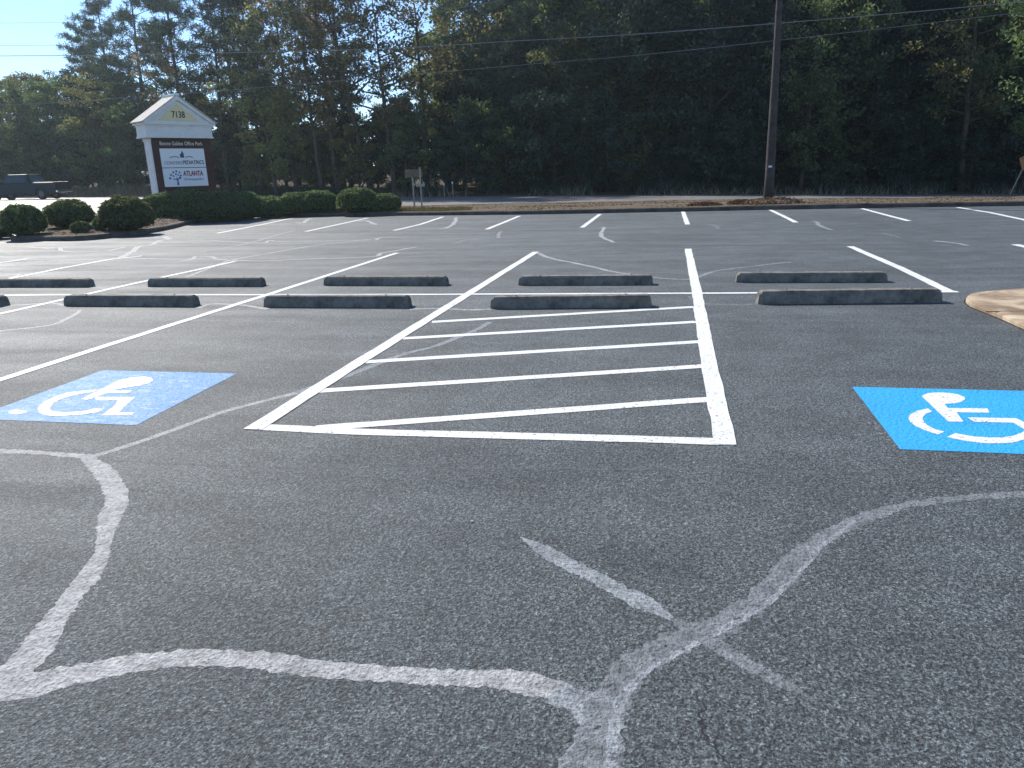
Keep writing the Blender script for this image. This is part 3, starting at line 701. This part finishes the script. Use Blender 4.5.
for px in range(170, 520, 58):
    q = px + random.uniform(-9, 9)
    tree(random.choice(('b3', 'b2', 'b0')), q, edgeF(q) + random.uniform(5, 16), 'dim broadleaf tree filling the woods under the tall pines', gM, 'broadleaf_tree', random.choice(('lf_dark', 'lf_mid', 'lf_dark', 'lf_olive')), random.uniform(.55, .72))
gB = 'distant trees behind the tall pines'
for px in range(-120, 560, 30):
    q = px + random.uniform(-9, 9)
    tree(random.choice(('b2', 'b0', 'b1')), q, edgeF(q) + random.uniform(24, 38), 'hazy broadleaf tree far back behind the tall pines', gB, 'broadleaf_tree', random.choice(('lf_dark', 'lf_mid')), random.uniform(.36, .48) if 170 < q < 500 else random.uniform(.50, .70))
# --- dense dark woods on the right
gD = 'dense dark woods on the right'
for rowi, (d0, d1, step, s0, s1) in enumerate(((5, 8, 40, .80, .95), (10, 14, 36, .95, 1.12), (17, 22, 36, 1.1, 1.3), (26, 32, 40, 1.3, 1.5))):
    for px in range(500 - 12 * rowi, 1150, step):
        q = px + random.uniform(-12, 12); k = random.choice(('b0', 'b1', 'b2', 'b1', 'b0'))
        if q < 560: s = random.uniform(s0, s1) * .85
        else: s = random.uniform(s0, s1)
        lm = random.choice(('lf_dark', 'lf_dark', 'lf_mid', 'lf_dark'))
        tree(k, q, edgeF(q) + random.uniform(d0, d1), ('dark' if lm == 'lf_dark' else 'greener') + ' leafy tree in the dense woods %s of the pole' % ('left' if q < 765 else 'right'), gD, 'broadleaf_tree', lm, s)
tree('b3', 1050, 42.5, 'paler green tree reaching in at the right edge above the road', None, 'broadleaf_tree', 'lf_mid', .80, rz=.4)
tree('thin', 960, 49, 'thin yellow flecked tree against the dark woods near the right edge', None, 'broadleaf_tree', 'lf_olive', .9)
tree('thin', 800, 50.5, 'thin pale green tree just right of the pole', None, 'broadleaf_tree', 'lf_mid', .75)

# ------------------------------------------------------------------ clipped shrubs
def shrub(px, py, F, wx, wy, h, label, group, name='clipped_shrub', lobes=None, dens=1.0, rz=None):
    """px,py: photo point of the middle of its foot"""
    p = at(px, F, py); root = empty(name, (p.x, p.y, p.z - .02), YAW if rz is None else rz); tag(root, label, 'shrub', group)
    lobes = lobes or [(0, 0, wx / 2, wy / 2, h)]
    P_ = []; Nn = []; b = MB()
    for (lx, ly, rx, ry, hh) in lobes:
        area = (rx * ry * 6 + rx * hh * 4); n = int(5200 * area * dens / 3.0 + 900)
        u = RNG.normal(size=(n, 3)); u /= np.linalg.norm(u, axis=1)[:, None]; u[:, 2] = np.where(RNG.random(n) < .36, -.62, 1.0) * np.abs(u[:, 2])
        bumps = np.array([1 + .13 * noise.noise(Vector((v[0] * 2.2 + lx * 3 + px, v[1] * 2.2, v[2] * 2.2))) + .09 * noise.noise(Vector((v[0] * 7 + lx, v[1] * 7 + px, v[2] * 7))) for v in u])[:, None]
        e = np.sign(u) * np.abs(u) ** .92   # boxier than a ball
        r_ = bumps * RNG.uniform(.86, 1.03, (n, 1))
        q = e * r_ * np.array([rx, ry, hh * .58]) + np.array([lx, ly, hh * .42]); q[:, 2] = np.maximum(q[:, 2], .03)
        P_.append(q); Nn.append(u)
        # twiggy dark inside, smaller than the leaf shell
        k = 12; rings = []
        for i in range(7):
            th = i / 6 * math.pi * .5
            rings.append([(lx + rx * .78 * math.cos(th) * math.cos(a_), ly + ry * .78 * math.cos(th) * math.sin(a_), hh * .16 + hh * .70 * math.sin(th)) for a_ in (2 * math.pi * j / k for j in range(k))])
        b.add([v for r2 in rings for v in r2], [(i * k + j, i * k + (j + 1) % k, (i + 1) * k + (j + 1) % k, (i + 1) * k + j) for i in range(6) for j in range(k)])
        for j in range(5):
            a_ = j * 1.3; b.tube([(lx, ly, -.05), (lx + rx * .4 * math.cos(a_), ly + ry * .4 * math.sin(a_), hh * .3)], .018, 5)
    me = leaf_mesh('foliage', np.concatenate(P_), .045, M['lf_bush'], .45, 1.7, np.concatenate(Nn))
    link(bpy.data.objects.new('foliage', me), root); b.build('branches', M['lf_bushback'], root)
    return root
def pxm(F): return FPX / F / .93
gS = 'clipped shrubs on the kerbed island'
shrub(-8, 229, 23.2, 1.1, 1.2, .86, 'clipped shrub cut off by the left picture edge', gS)
shrub(25, 230, 22.3, 1.12, 1.1, .86, 'round clipped shrub second from the left picture edge', gS)
shrub(71, 226, 24.4, 1.42, 1.2, .84, 'low wide clipped shrub between the two rounder ones at the left', gS)
shrub(128, 227, 23.0, 1.50, 1.35, .98, 'largest round clipped shrub, just left of the sign', gS)
shrub(81, 230, 22.2, .55, .4, .30, 'tiny pale shrub low in front of the wide clipped shrub', None, 'small_shrub')
shrub(100, 227, 23.0, .35, .35, .36, 'small upright sprig between the wide and the largest round shrub', None, 'small_shrub')
shrub(200, 217, 28.9, 3.4, 1.4, 1.3, 'long dark hedge clump in front of the sign', gS, 'hedge', [(-1.15, -.1, .95, .7, 1.14), (-.2, .0, 1.0, .7, 1.22), (.8, .1, .95, .7, 1.14)], .8)
shrub(256, 213.5, 30.4, 2.0, 1.3, 1.0, 'dark shrub joining the hedge right of the sign', gS, 'hedge', [(-.45, 0, .8, .65, 1.06), (.45, .1, .75, .6, .85)], .8)
shrub(308, 209, 31.0, 2.4, 1.3, .86, 'flat topped clipped shrub, left of the pair by the kerb', gS, 'clipped_shrub', [(-.5, 0, .75, .6, .82), (.4, 0, .85, .6, .86)], .8)
shrub(370, 209, 30.0, 2.5, 1.3, .92, 'rounded clipped shrub nearest to the small signposts', gS, 'clipped_shrub', [(-.4, 0, .85, .65, .92), (.5, -.05, .75, .55, .68)], .8)

# ------------------------------------------------------------------ grass, litter and weeds (stuff)
def scatter(n, pick, h, wd, m, name, label, kindv='stuff', lean=.35):
    V = []; k = 0
    for _ in range(n):
        q = pick()
        if q is None: continue
        hh = h * (random.uniform(.3, 1.0) + 1.2 * max(0, noise.noise(Vector((q.x * .8, q.y * .8, 2))))); a = random.uniform(0, 6.28); dx, dy = math.cos(a) * wd, math.sin(a) * wd; lx, ly = random.gauss(0, lean) * hh, random.gauss(0, lean) * hh
        V += [(q.x - dx, q.y - dy, q.z), (q.x + dx, q.y + dy, q.z), (q.x + lx + dx * .2, q.y + ly + dy * .2, q.z + hh), (q.x + lx - dx * .2, q.y + ly - dy * .2, q.z + hh)]; k += 1
    me = bpy.data.meshes.new(name); me.from_pydata(V, [], [(4 * i, 4 * i + 1, 4 * i + 2, 4 * i + 3) for i in range(k)]); me.materials.append(m)
    o = link(bpy.data.objects.new(name, me)); tag(o, label, kind=kindv); return o
random.seed(3)
def vpick(t0, t1, thr=-.1, sd=0, x0=0, x1=1):
    def f():
        i = random.uniform(x0, x1) * (len(backS) - 2); j = int(i); t = random.uniform(t0, t1); a = backS[j].lerp(backS[j + 1], i - j); c = nearS[j].lerp(nearS[j + 1], i - j); q = a.lerp(c, t)
        if noise.noise(Vector((q.x * .25, q.y * .5, sd))) < thr: return None
        q.z = gz(q.x, q.y); return q
    return f
def colfrac(px): return (float(np.interp(px, cols, range(len(cols)))) * 8 - i0) / (i1 - i0)
scatter(9000, vpick(.01, .28, -.4, 0, colfrac(330), colfrac(480)), .07, .014, M['lf_grass'], 'kerbside_grass', 'yellow green grass strip right of the clipped shrubs')
scatter(7000, vpick(.01, .5, .08), .06, .012, M['lf_grass'], 'verge_grass', 'short yellowing grass along the kerb')
scatter(16000, vpick(.01, .8, -.25, 4), .02, .035, M['lf_litter'], 'leaf_litter', 'brown fallen leaves on the verge')
def fpick(x0, x1, d0, d1):
    def f():
        px = random.uniform(x0, x1); p = G(px, 193, dist=edgeF(px) + random.uniform(d0, d1)); p.z = gz(p.x, p.y)
        return p if noise.noise(Vector((p.x * .3, p.y * .3, 7))) > -.15 else None
    return f
scatter(3600, fpick(40, 150, .3, 3.5), .75, .022, M['lf_dry'], 'dry_grass', 'tall pale dry grass behind the pickup', lean=.45)
scatter(2300, fpick(380, 1060, .3, 2.4), .5, .02, M['lf_dry'], 'dry_weeds', 'dead brown weeds along the far edge of the road', lean=.4)
scatter(9000, fpick(-80, 1100, 1.0, 4), .7, .05, M['lf_dark'], 'undergrowth', 'dark undergrowth at the foot of the woods', lean=.4)

# mulch mounds by the pole
def mound(px, py, F, rx, ry, h, label):
    p = at(px, F, py); V = []; n = 700
    b = MB(); k = 16; rings = [[(rx * .9 * math.cos(t) * math.cos(a_) * (1 + .2 * noise.noise(Vector((a_, t, px)))), ry * .9 * math.cos(t) * math.sin(a_), h * .8 * math.sin(t) - .02) for a_ in (2 * math.pi * j / k for j in range(k))] for t in (0, .4, .8, 1.2, 1.5)]
    b.add([v for r_ in rings for v in r_], [(i * k + j, i * k + (j + 1) % k, (i + 1) * k + (j + 1) % k, (i + 1) * k + j) for i in range(4) for j in range(k)])
    o = b.build('mulch_pile', M['dirt']); o.location = p; o.rotation_euler.z = YAW; tag(o, label, 'mulch pile', 'mulch piles by the pole')
    u = RNG.normal(size=(n, 3)); u /= np.linalg.norm(u, axis=1)[:, None]; u[:, 2] = abs(u[:, 2])
    o2 = link(bpy.data.objects.new('leaf_cover', leaf_mesh('leaf_cover', u * np.array([rx, ry, h]) * RNG.uniform(.85, 1.05, (n, 1)), .05, M['lf_litter'], .3)), o); o2['kind'] = 'stuff'
mound(772, 201, 26.5, 1.1, .6, .22, 'brown mulch pile round the foot of the pole')
mound(742, 201.5, 27, .5, .4, .14, 'small brown mulch pile just left of the pole')
mound(705, 203, 27, .6, .4, .12, 'low brown mulch pile farthest left of the pole')

# ------------------------------------------------------------------ utility pole
foot = at(768.5, 27, 199); root = empty('utility_pole', (foot.x, foot.y, foot.z)); tag(root, 'tall dark wooden utility pole on the verge', 'utility pole')
topd = (G(779.5, 0, dist=27) - G(768.5, 199, dist=27)); H = 11.5
lean = topd / topd.z
b = MB(); b.tube([Vector((0, 0, -.3))] + [Vector((lean.x * z, lean.y * z, z)) for z in (1, 3, 5, 8, H)], [.175, .162, .138, .115, .090, .075], 14)
b.build('pole_shaft', M['wood'], root, smooth=True)
tocam = Vector((-foot.x, -foot.y, 0)).normalized(); sd = tocam.cross(Vector((0, 0, 1)))
b = MB(); c = Vector((lean.x * 1.25, lean.y * 1.25, 1.25)) + tocam * .160 ; r_ = sd * .06
b.add([c - r_ + Vector((0, 0, -.03)), c + r_ + Vector((0, 0, -.03)), c + r_ + Vector((0, 0, .03)), c - r_ + Vector((0, 0, .03)), *[q - tocam * .02 for q in (c - r_ + Vector((0, 0, -.03)), c + r_ + Vector((0, 0, -.03)), c + r_ + Vector((0, 0, .03)), c - r_ + Vector((0, 0, .03)))]],
      [(0, 1, 2, 3), (7, 6, 5, 4), (0, 4, 5, 1), (1, 5, 6, 2), (2, 6, 7, 3), (3, 7, 4, 0)]); b.build('number_tag', M['tagw'], root)
b = MB(); e = Vector((lean.x * (H - .8), lean.y * (H - .8), H - .8)); b.tube([e - sd * 1.2, e + sd * 1.2], .07, 6); b.build('crossarm', M['wood'], root)
for k in (-1.05, -.5, .5, 1.05):
    b = MB(); b.tube([e + sd * k + Vector((0, 0, .05)), e + sd * k + Vector((0, 0, .22))], [.03, .05], 8); b.build('insulator', M['galv'], root)

# wires
def wire(pts, r, label):
    P = [G(x, y, dist=F) for x, y, F in pts]; P = catmull([tuple(p) for p in P], 8); b = MB(); b.tube(P, r, 5)
    tag(b.build('overhead_wire', M['wire'], None), label, 'wire', 'overhead wires along the road')
wire([(-500, 25, 60), (0, 23, 55), (150, 18, 52), (400, -25, 47), (1300, -240, 36)], .008, 'topmost overhead wire, across the blue sky at the left')
wire([(-500, 46, 60), (0, 45.5, 55), (175, 42, 52), (350, 25, 49), (600, -20, 45), (1300, -180, 36)], .010, 'second overhead wire from the top at the left')
wire([(-500, 55, 60), (0, 56, 55), (340, 50, 49), (506, 41.5, 46), (680, 31, 44), (1020, 2, 40), (1400, -40, 36)], .020, 'thickest overhead wire, third from the top at the left')
wire([(-500, 120, 60), (0, 105, 55), (130, 97, 52), (230, 90, 51), (503, 66.5, 46), (680, 51, 44), (1024, 12, 40), (1400, -35, 36)], .013, 'lowest overhead wire, passing just above the sign roof')

# ------------------------------------------------------------------ monument sign
sf = at(161, 31, 208)     # front-left corner of the core
view = math.atan2(sf.y, sf.x)
SROT = view - math.pi / 2 + math.radians(24)
W, D = 2.2, .42
sroot = empty('monument_sign', (sf.x, sf.y, sf.z), SROT); tag(sroot, 'white gabled brick monument sign behind the hedge', 'sign'); sroot.scale = (1.07, 1.05, .99); sroot.location.z -= .12
zE0, zE1, zC, zA = 2.98, 3.42, 3.55, 4.62
b = MB(); b.box((0, 0, -.2), (W + .12, D, zE0)); b.build('brick_core', M['brick'], sroot)
for x0, x1 in ((-.06, -.003),):
    b = MB(); b.box((x0, -.03, -.2), (x1, D + .03, zE0 - .12)); b.box((x0 - .03, -.06, zE0 - .12), (x1 + (.03 if x0 > 0 else 0), D + .06, zE0)); b.box((x0 - .02, -.05, -.2), (x1 + (.02 if x0 > 0 else 0), D + .05, .12)); b.build('end_pilaster', M['signwhite'], sroot, bevel=.006)
b = MB(); b.box((-.20, -.20, zE0), (W + .14, D + .20, zE1)); b.box((-.23, -.23, zE0), (W + .17, D + .23, zE0 + .06)); b.build('entablature', M['signwhite'], sroot, bevel=.008)
b = MB(); b.box((-.22, -.22, zE1), (W + .22, D + .22, zE1 + .06)); b.box((-.28, -.28, zE1 + .06), (W + .28, D + .28, zC)); b.build('cornice', M['signwhite'], sroot, bevel=.01)
b = MB(); xm = W / 2; b.prism([(-.20, zC), (W + .20, zC), (xm, zA - .10)], 1, -.16, D + .16); b.build('gable', M['signwhite'], sroot)
# raking mouldings + shingled slopes
for s_ in (-1, 1):
    def X(v): return xm + s_ * v
    e = W / 2 + .31
    b = MB(); pr = [(X(0), zA - .02), (X(e), zC + .02), (X(e - .14), zC + .0), (X(0), zA - .17)]
    b.prism(pr, 1, -.28, -.16); b.build('raking_cornice', M['signwhite'], sroot)
    b = MB(); pr = [(X(.0), zA + .03), (X(e + .03), zC + .04), (X(e + .03), zC + .012), (X(.0), zA - .005)]
    b.prism(pr, 1, -.31, D + .31); b.build('roof_slope', M['shingle'], sroot)
b = MB(); b.box((xm - .09, -.33, zA - .03), (xm + .09, D + .33, zA + .055)); b.build('ridge_cap', M['signwhite'], sroot, bevel=.01)
b = MB(); b.prism([(xm - .80, zC + .10), (xm + .80, zC + .10), (xm, zA - .33)], 1, -.185, -.161); b.build('tympanum_panel', M['cream'], sroot)
px0, px1 = .26, 1.98
b = MB(); b.box((px0, -.05, 1.84), (px1, -.004, 2.58)); b.build('tenant_panel', M['panel'], sroot, bevel=.004)
b = MB(); b.box((px0, -.05, 1.08), (px1, -.004, 1.815)); b.build('tenant_panel', M['panel'], sroot, bevel=.004)
b = MB(); b.box((px0 - .03, -.035, 1.05), (px1 + .03, -.003, 2.61)); b.build('panel_frame', M['plastic'], sroot)
def text(body, x, z, h, m, y=-.056, wmax=None, bold=0.0, name='lettering', align='CENTER', shear=0):
    c = bpy.data.curves.new(name, 'FONT'); c.body = body; c.size = h * 1.38; c.extrude = .003; c.align_x = align; c.offset = bold; c.shear = shear
    o = bpy.data.objects.new(name, c); COL.objects.link(o); bpy.context.view_layer.update()
    dg = bpy.context.evaluated_depsgraph_get(); me = bpy.data.meshes.new_from_object(o.evaluated_get(dg)); bpy.data.objects.remove(o)
    me.materials.clear(); me.materials.append(m)
    xs = [v.co.x for v in me.vertices]; wd = max(xs) - min(xs); sx = wmax / wd if wmax else 1
    o = link(bpy.data.objects.new(name, me), sroot); o.location = (x, y, z); o.rotation_euler = (math.pi / 2, 0, 0); o.scale = (sx, 1, 1); return o
text('7138', xm, zC + .22, .25, M['black'], y=-.19, bold=.006, name='street_number', wmax=.50)
text('Boone Gables Office Park', 1.14, 2.71, .15, M['letter'], y=-.012, wmax=1.66, bold=.002)
text('CONYERS', .70, 1.96, .13, M['tealp'], wmax=.66); text('PEDIATRICS', 1.49, 1.96, .155, M['navy'], wmax=.84, bold=.003)
text('ATLANTA', 1.42, 1.50, .20, M['red'], wmax=.80, bold=.008); text('Orthopaedics', 1.42, 1.32, .10, M['bluep'], wmax=.78)
b = MB()
b.prism([(1.02, 2.22), (1.16, 2.22), (1.15, 2.38), (1.10, 2.50), (1.05, 2.38), (.99, 2.34)], 1, -.056, -.051)
for a0, a1 in ((.60, .97), (1.20, 1.50)):
    st = [(a0 + (a1 - a0) * t, 2.24 + .04 * math.sin(t * math.pi)) for t in (0, .25, .5, .75, 1)]
    b.prism(st + [(x, z - .03) for x, z in reversed(st)], 1, -.056, -.051)
b.build('emblem', M['navy'], sroot)
b = MB()
for (x, z, r_) in [(.50, 1.42, .045), (.55, 1.55, .04), (.65, 1.65, .04), (.77, 1.69, .04), (.89, 1.64, .036), (.92, 1.52, .04), (.88, 1.43, .05), (.64, 1.50, .033), (.74, 1.58, .036), (.65, 1.38, .033), (.82, 1.54, .03)]:
    b.prism([(x + r_ * math.cos(t), z + r_ * math.sin(t)) for t in (2 * math.pi * j / 10 for j in range(10))], 1, -.056, -.051)
b.prism([(.73, 1.14), (.82, 1.14), (.80, 1.34), (.87, 1.43), (.79, 1.40), (.745, 1.48), (.745, 1.38), (.68, 1.40), (.755, 1.30)], 1, -.057, -.0505)
b.build('tree_emblem', M['bluep'], sroot)

# ------------------------------------------------------------------ pickup truck
def pickup():
    a = G(42, 199, dist=57.5); p = Vector((a.x, a.y, gz(a.x, a.y)))
    root = empty('pickup_truck', p); tag(root, 'dark blue crew cab pickup truck driving on the road at the left', 'truck')
    # local: +x forward, y left; origin under right-rear... near-side rear wheel at origin
    body = MB()
    side = [(-1.15, .52), (-1.18, .95), (-1.12, 1.20), (.65, 1.22), (.68, 1.20), (3.00, 1.16), (3.35, 1.14), (4.35, 1.06), (4.62, .95), (4.68, .55), (4.50, .42), (4.18, .42)]
    def arch(cx_): return [(cx_ + .44 * math.cos(t), .38 + .44 * math.sin(t)) for t in (math.pi * k / 8 for k in range(9))]
    outline = [(-1.15, .52), (-1.18, .95), (-1.13, 1.20), (.62, 1.22), (3.02, 1.15), (3.4, 1.14), (4.35, 1.07), (4.62, .96), (4.68, .58), (4.55, .42)] + arch(3.65) + arch(0) + [(-.9, .48)]
    body.prism(outline, 1, 0, 1.92)
    bo = body.build('body', M['carpaint'], root, bevel=.04)
    cab = MB()
    lo = [(.72, .03), (3.25, .03), (3.25, 1.89), (.72, 1.89)]; hi = [(.95, .20), (2.45, .20), (2.45, 1.72), (.95, 1.72)]
    cab.add([(x, y, 1.18) for x, y in lo] + [(x, y, 1.84) for x, y in hi], [(3, 2, 1, 0), (4, 5, 6, 7), (0, 1, 5, 4), (1, 2, 6, 5), (2, 3, 7, 6), (3, 0, 4, 7)])
    cab.build('cab', M['carpaint'], root, bevel=.05)
    def lerp3(x, t, s_): # on the side plane of the cab: s_ near(0) or far side
        y = .03 + .17 * t if s_ == 0 else 1.89 - .17 * t
        return (x, y - .012 if s_ == 0 else y + .012, 1.18 + .66 * t)
    for s_ in (0, 1):
        for (x0b, x1b, x0t, x1t) in ((.98, 1.72, 1.05, 1.70), (1.82, 2.98, 1.80, 2.38)):
            b = MB(); q = [lerp3(x0b, .08, s_), lerp3(x1b, .08, s_), lerp3(x1t, .82, s_), lerp3(x0t, .82, s_)]; off = .02 if s_ == 0 else -.02
            b.add(q + [(x, y + off, z) for x, y, z in q], [(0, 1, 2, 3), (7, 6, 5, 4), (0, 4, 5, 1), (1, 5, 6, 2), (2, 6, 7, 3), (3, 7, 4, 0)]); b.build('side_window', M['glass'], root)
    b = MB(); b.add([(3.20, .16, 1.23), (3.20, 1.76, 1.23), (2.52, 1.64, 1.79), (2.52, .28, 1.79), (3.16, .16, 1.2), (3.16, 1.76, 1.2), (2.46, 1.64, 1.77), (2.46, .28, 1.77)], [(0, 1, 2, 3), (7, 6, 5, 4), (0, 4, 5, 1), (1, 5, 6, 2), (2, 6, 7, 3), (3, 7, 4, 0)])
    o = b.build('windscreen', M['glass'], root); o.location.x = .012; o.location.z = .012
    b = MB(); b.add([(.75, .22, 1.28), (.75, 1.70, 1.28), (.90, 1.60, 1.76), (.90, .32, 1.76), (.80, .22, 1.28), (.80, 1.70, 1.28), (.95, 1.60, 1.76), (.95, .32, 1.76)], [(3, 2, 1, 0), (4, 5, 6, 7), (0, 1, 5, 4), (1, 2, 6, 5), (2, 3, 7, 6), (3, 0, 4, 7)])
    o = b.build('rear_window', M['glass'], root); o.location.x = -.015
    b = MB(); b.box((-1.08, .08, 1.195), (.60, .14, 1.25)); b.box((-1.08, 1.78, 1.195), (.60, 1.84, 1.25)); b.build('bed_rail', M['galv'], root, bevel=.01)
    b = MB(); b.box((-1.02, .16, 1.19), (.58, 1.76, 1.2245)); b.build('bed_floor', M['rubber'], root)
    b = MB(); b.box((-1.215, .14, .66), (-1.16, 1.78, 1.235)); tg = b.build('tailgate', M['carpaint'], root, bevel=.015)
    b = MB(); b.box((-1.235, .80, 1.10), (-1.216, 1.10, 1.16)); b.build('handle', M['plastic'], tg)
    b = MB(); b.box((-1.30, .06, .48), (-1.15, 1.86, .64)); b.build('rear_bumper', M['chrome'], root, bevel=.02)
    b = MB(); b.box((4.60, .04, .42), (4.78, 1.88, .64)); b.build('front_bumper', M['chrome'], root, bevel=.03)
    b = MB(); b.box((4.58, .45, .68), (4.66, 1.47, .98)); b.build('grille', M['plastic'], root)
    for y0 in (-.004, 1.76):
        b = MB(); b.box((-1.20, y0, .80), (-1.10, y0 + .165, 1.16)); b.build('tail_lamp', M['tail'], root)
        b = MB(); b.box((4.45, y0 + .005, .78), (4.655, y0 + .30 if y0 < 1 else y0 + .158, .98)); b.build('headlight', M['head'], root)
    for y0, y1 in ((-.20, -.02), (1.94, 2.12)):
        b = MB(); b.box((2.78, y0, 1.20), (2.90, y1, 1.38)); b.build('wing_mirror', M['plastic'], root, bevel=.02)
    for x in (1.25, 2.2):
        b = MB(); b.box((x - .13, -.03, 1.02), (x + .05, -.003, 1.05)); b.build('door_handle', M['chrome'], root)
    b = MB(); b.box((.5, -.02, .36), (3.15, .12, .42)); b.build('side_step', M['plastic'], root)
    for x in (0, 3.65):
        for y in (.02, 1.62):
            def ring(r_, yy): return [(x + r_ * math.cos(t), yy, .39 + r_ * math.sin(t)) for t in (2 * math.pi * j / 24 for j in range(24))]
            b = MB(); prof = [(.23, 0), (.36, 0), (.39, .04), (.39, .24), (.36, .28), (.23, .28)]
            vs = [v for r_, yy in prof for v in ring(r_, y + yy)]; n = 24
            b.add(vs, [(i * n + j, i * n + (j + 1) % n, ((i + 1) % 6) * n + (j + 1) % n, ((i + 1) % 6) * n + j) for i in range(6) for j in range(n)])
            wh = b.build('wheel', M['rubber'], root)
            ys = y + (.02 if y < 1 else .26); b = MB(); o2 = .03 if y < 1 else -.03
            b.tube([(x, ys, .39), (x, ys + o2, .39)], .07, 12)
            for k in range(6):
                t = k * math.pi / 3; dx, dz = math.cos(t), math.sin(t); sx, sz = -dz * .035, dx * .035
                b.add([(x + dx * .05 + sx, ys, .39 + dz * .05 + sz), (x + dx * .05 - sx, ys, .39 + dz * .05 - sz), (x + dx * .235 - sx, ys, .39 + dz * .235 - sz), (x + dx * .235 + sx, ys, .39 + dz * .235 + sz)], [(0, 1, 2, 3)])
            b.tube([(x, y + .10, .39), (x, y + .20, .39)], .225, 20)
            b.build('rim', M['rim'], wh)
    return root, p
tr, tp = pickup()
# heading: image-left; near side (local y=0) faces the camera, so mirror-free: forward = camera-left, local +y away from camera must be to the right of forward -> use scale-free rotation with x forward pointing left and y pointing towards camera, so shift
ang = YAW + math.pi - math.radians(4)
tr.rotation_euler.z = ang
# local y now points to the camera: far side at y=0, near side at y=1.92; move so the near rear wheel is on the photo point
loc_off = Vector((math.cos(ang + math.pi / 2), math.sin(ang + math.pi / 2), 0)) * 1.9
tr.location = tp - loc_off; tr.location.z = gz(tp.x, tp.y) + .01

# ------------------------------------------------------------------ small roadside signs
def post_sign(px, py, F, h, board, label, name='small_sign', bm_='brownsign', cat='sign', rzd=0, lean=(0, 0)):
    p = at(px, F, py); root = empty(name, p, YAW + math.radians(rzd)); root.rotation_euler.x = lean[1]; root.rotation_euler.y = lean[0]; tag(root, label, cat)
    b = MB(); b.box((-.03, -.025, -.2), (.03, .025, h)); b.build('post', M['galv'], root, bevel=.004)
    x0, x1, z0, z1 = board; b = MB(); b.box((x0, -.045, z0), (x1, -.027, z1)); b.build('board', M[bm_], root, bevel=.004)
    return root
post_sign(414.5, 207, 31.5, 1.5, (-.30, .40, 1.22, 1.53), 'small sign with a wide brownish board on the verge, left of the pair')
post_sign(422, 207, 31.2, 1.62, (-.19, .17, .86, .96), 'small signpost with a narrow pale plate low on its post, right of the pair', bm_='galv')
r_ = post_sign(1010, 193, 44, 2.5, (-.001, .001, .5, .501), 'leaning roadside sign with a brown orange diamond at the right edge', lean=(math.radians(20), 0))
bpy.data.objects.remove([c for c in r_.children if c.name.startswith('board')][0])
b = MB(); b.prism([(-.48, 1.95), (0, 1.40), (.48, 1.95), (0, 2.5)], 1, -.05, -.03); b.build('board', M['orangesign'], r_)
for px, hh, lb in ((444.5, .95, 'slim white marker post beyond the road, left of two'), (453, 1.05, 'slim marker post with a bright reflector beyond the road, right of two')):
    p = at(px, edgeF(px) + .4, 196); root = empty('marker_post', p, YAW); tag(root, lb, 'marker post')
    b = MB(); b.box((-.025, -.02, -.1), (.025, .02, hh)); b.build('post', M['galv'], root)
    b = MB(); b.box((-.045, -.035, hh - .16), (.045, -.021, hh - .03)); b.build('reflector', M['panel'], root)

# tiny debris on the near asphalt
p = G(472, 522); b = MB(); r0 = .007
b.add([(r0 * math.cos(t) * random.uniform(.6, 1.2), r0 * .7 * math.sin(t), z) for z in (.0, .005) for t in (0, 1, 2.1, 3.1, 4.2, 5.2)], [tuple(range(6)), tuple(range(11, 5, -1))] + [(j, (j + 1) % 6, 6 + (j + 1) % 6, 6 + j) for j in range(6)])
o = b.build('pebble', M['curbwhite']); o.location = (p.x, p.y, .001)
tag(o, 'tiny white pebble on the asphalt below the hatched aisle', 'pebble')

# ------------------------------------------------------------------ thin haze volume added for the bright veil of sun glare
b = MB(); b.box((-430, -90, -6), (430, 430, 40))
hz = bpy.data.materials.new('haze'); hz.use_nodes = True; t = hz.node_tree; t.nodes.clear()
out = t.nodes.new('ShaderNodeOutputMaterial'); pv = t.nodes.new('ShaderNodeVolumePrincipled')
pv.inputs['Color'].default_value = (.72, .88, 1, 1); pv.inputs['Density'].default_value = .00042; pv.inputs['Anisotropy'].default_value = .66
t.links.new(pv.outputs[0], out.inputs['Volume'])
o = b.build('haze', hz); tag(o, 'thin added haze, a bright veil of sun glare over the car park and woods', kind='stuff')
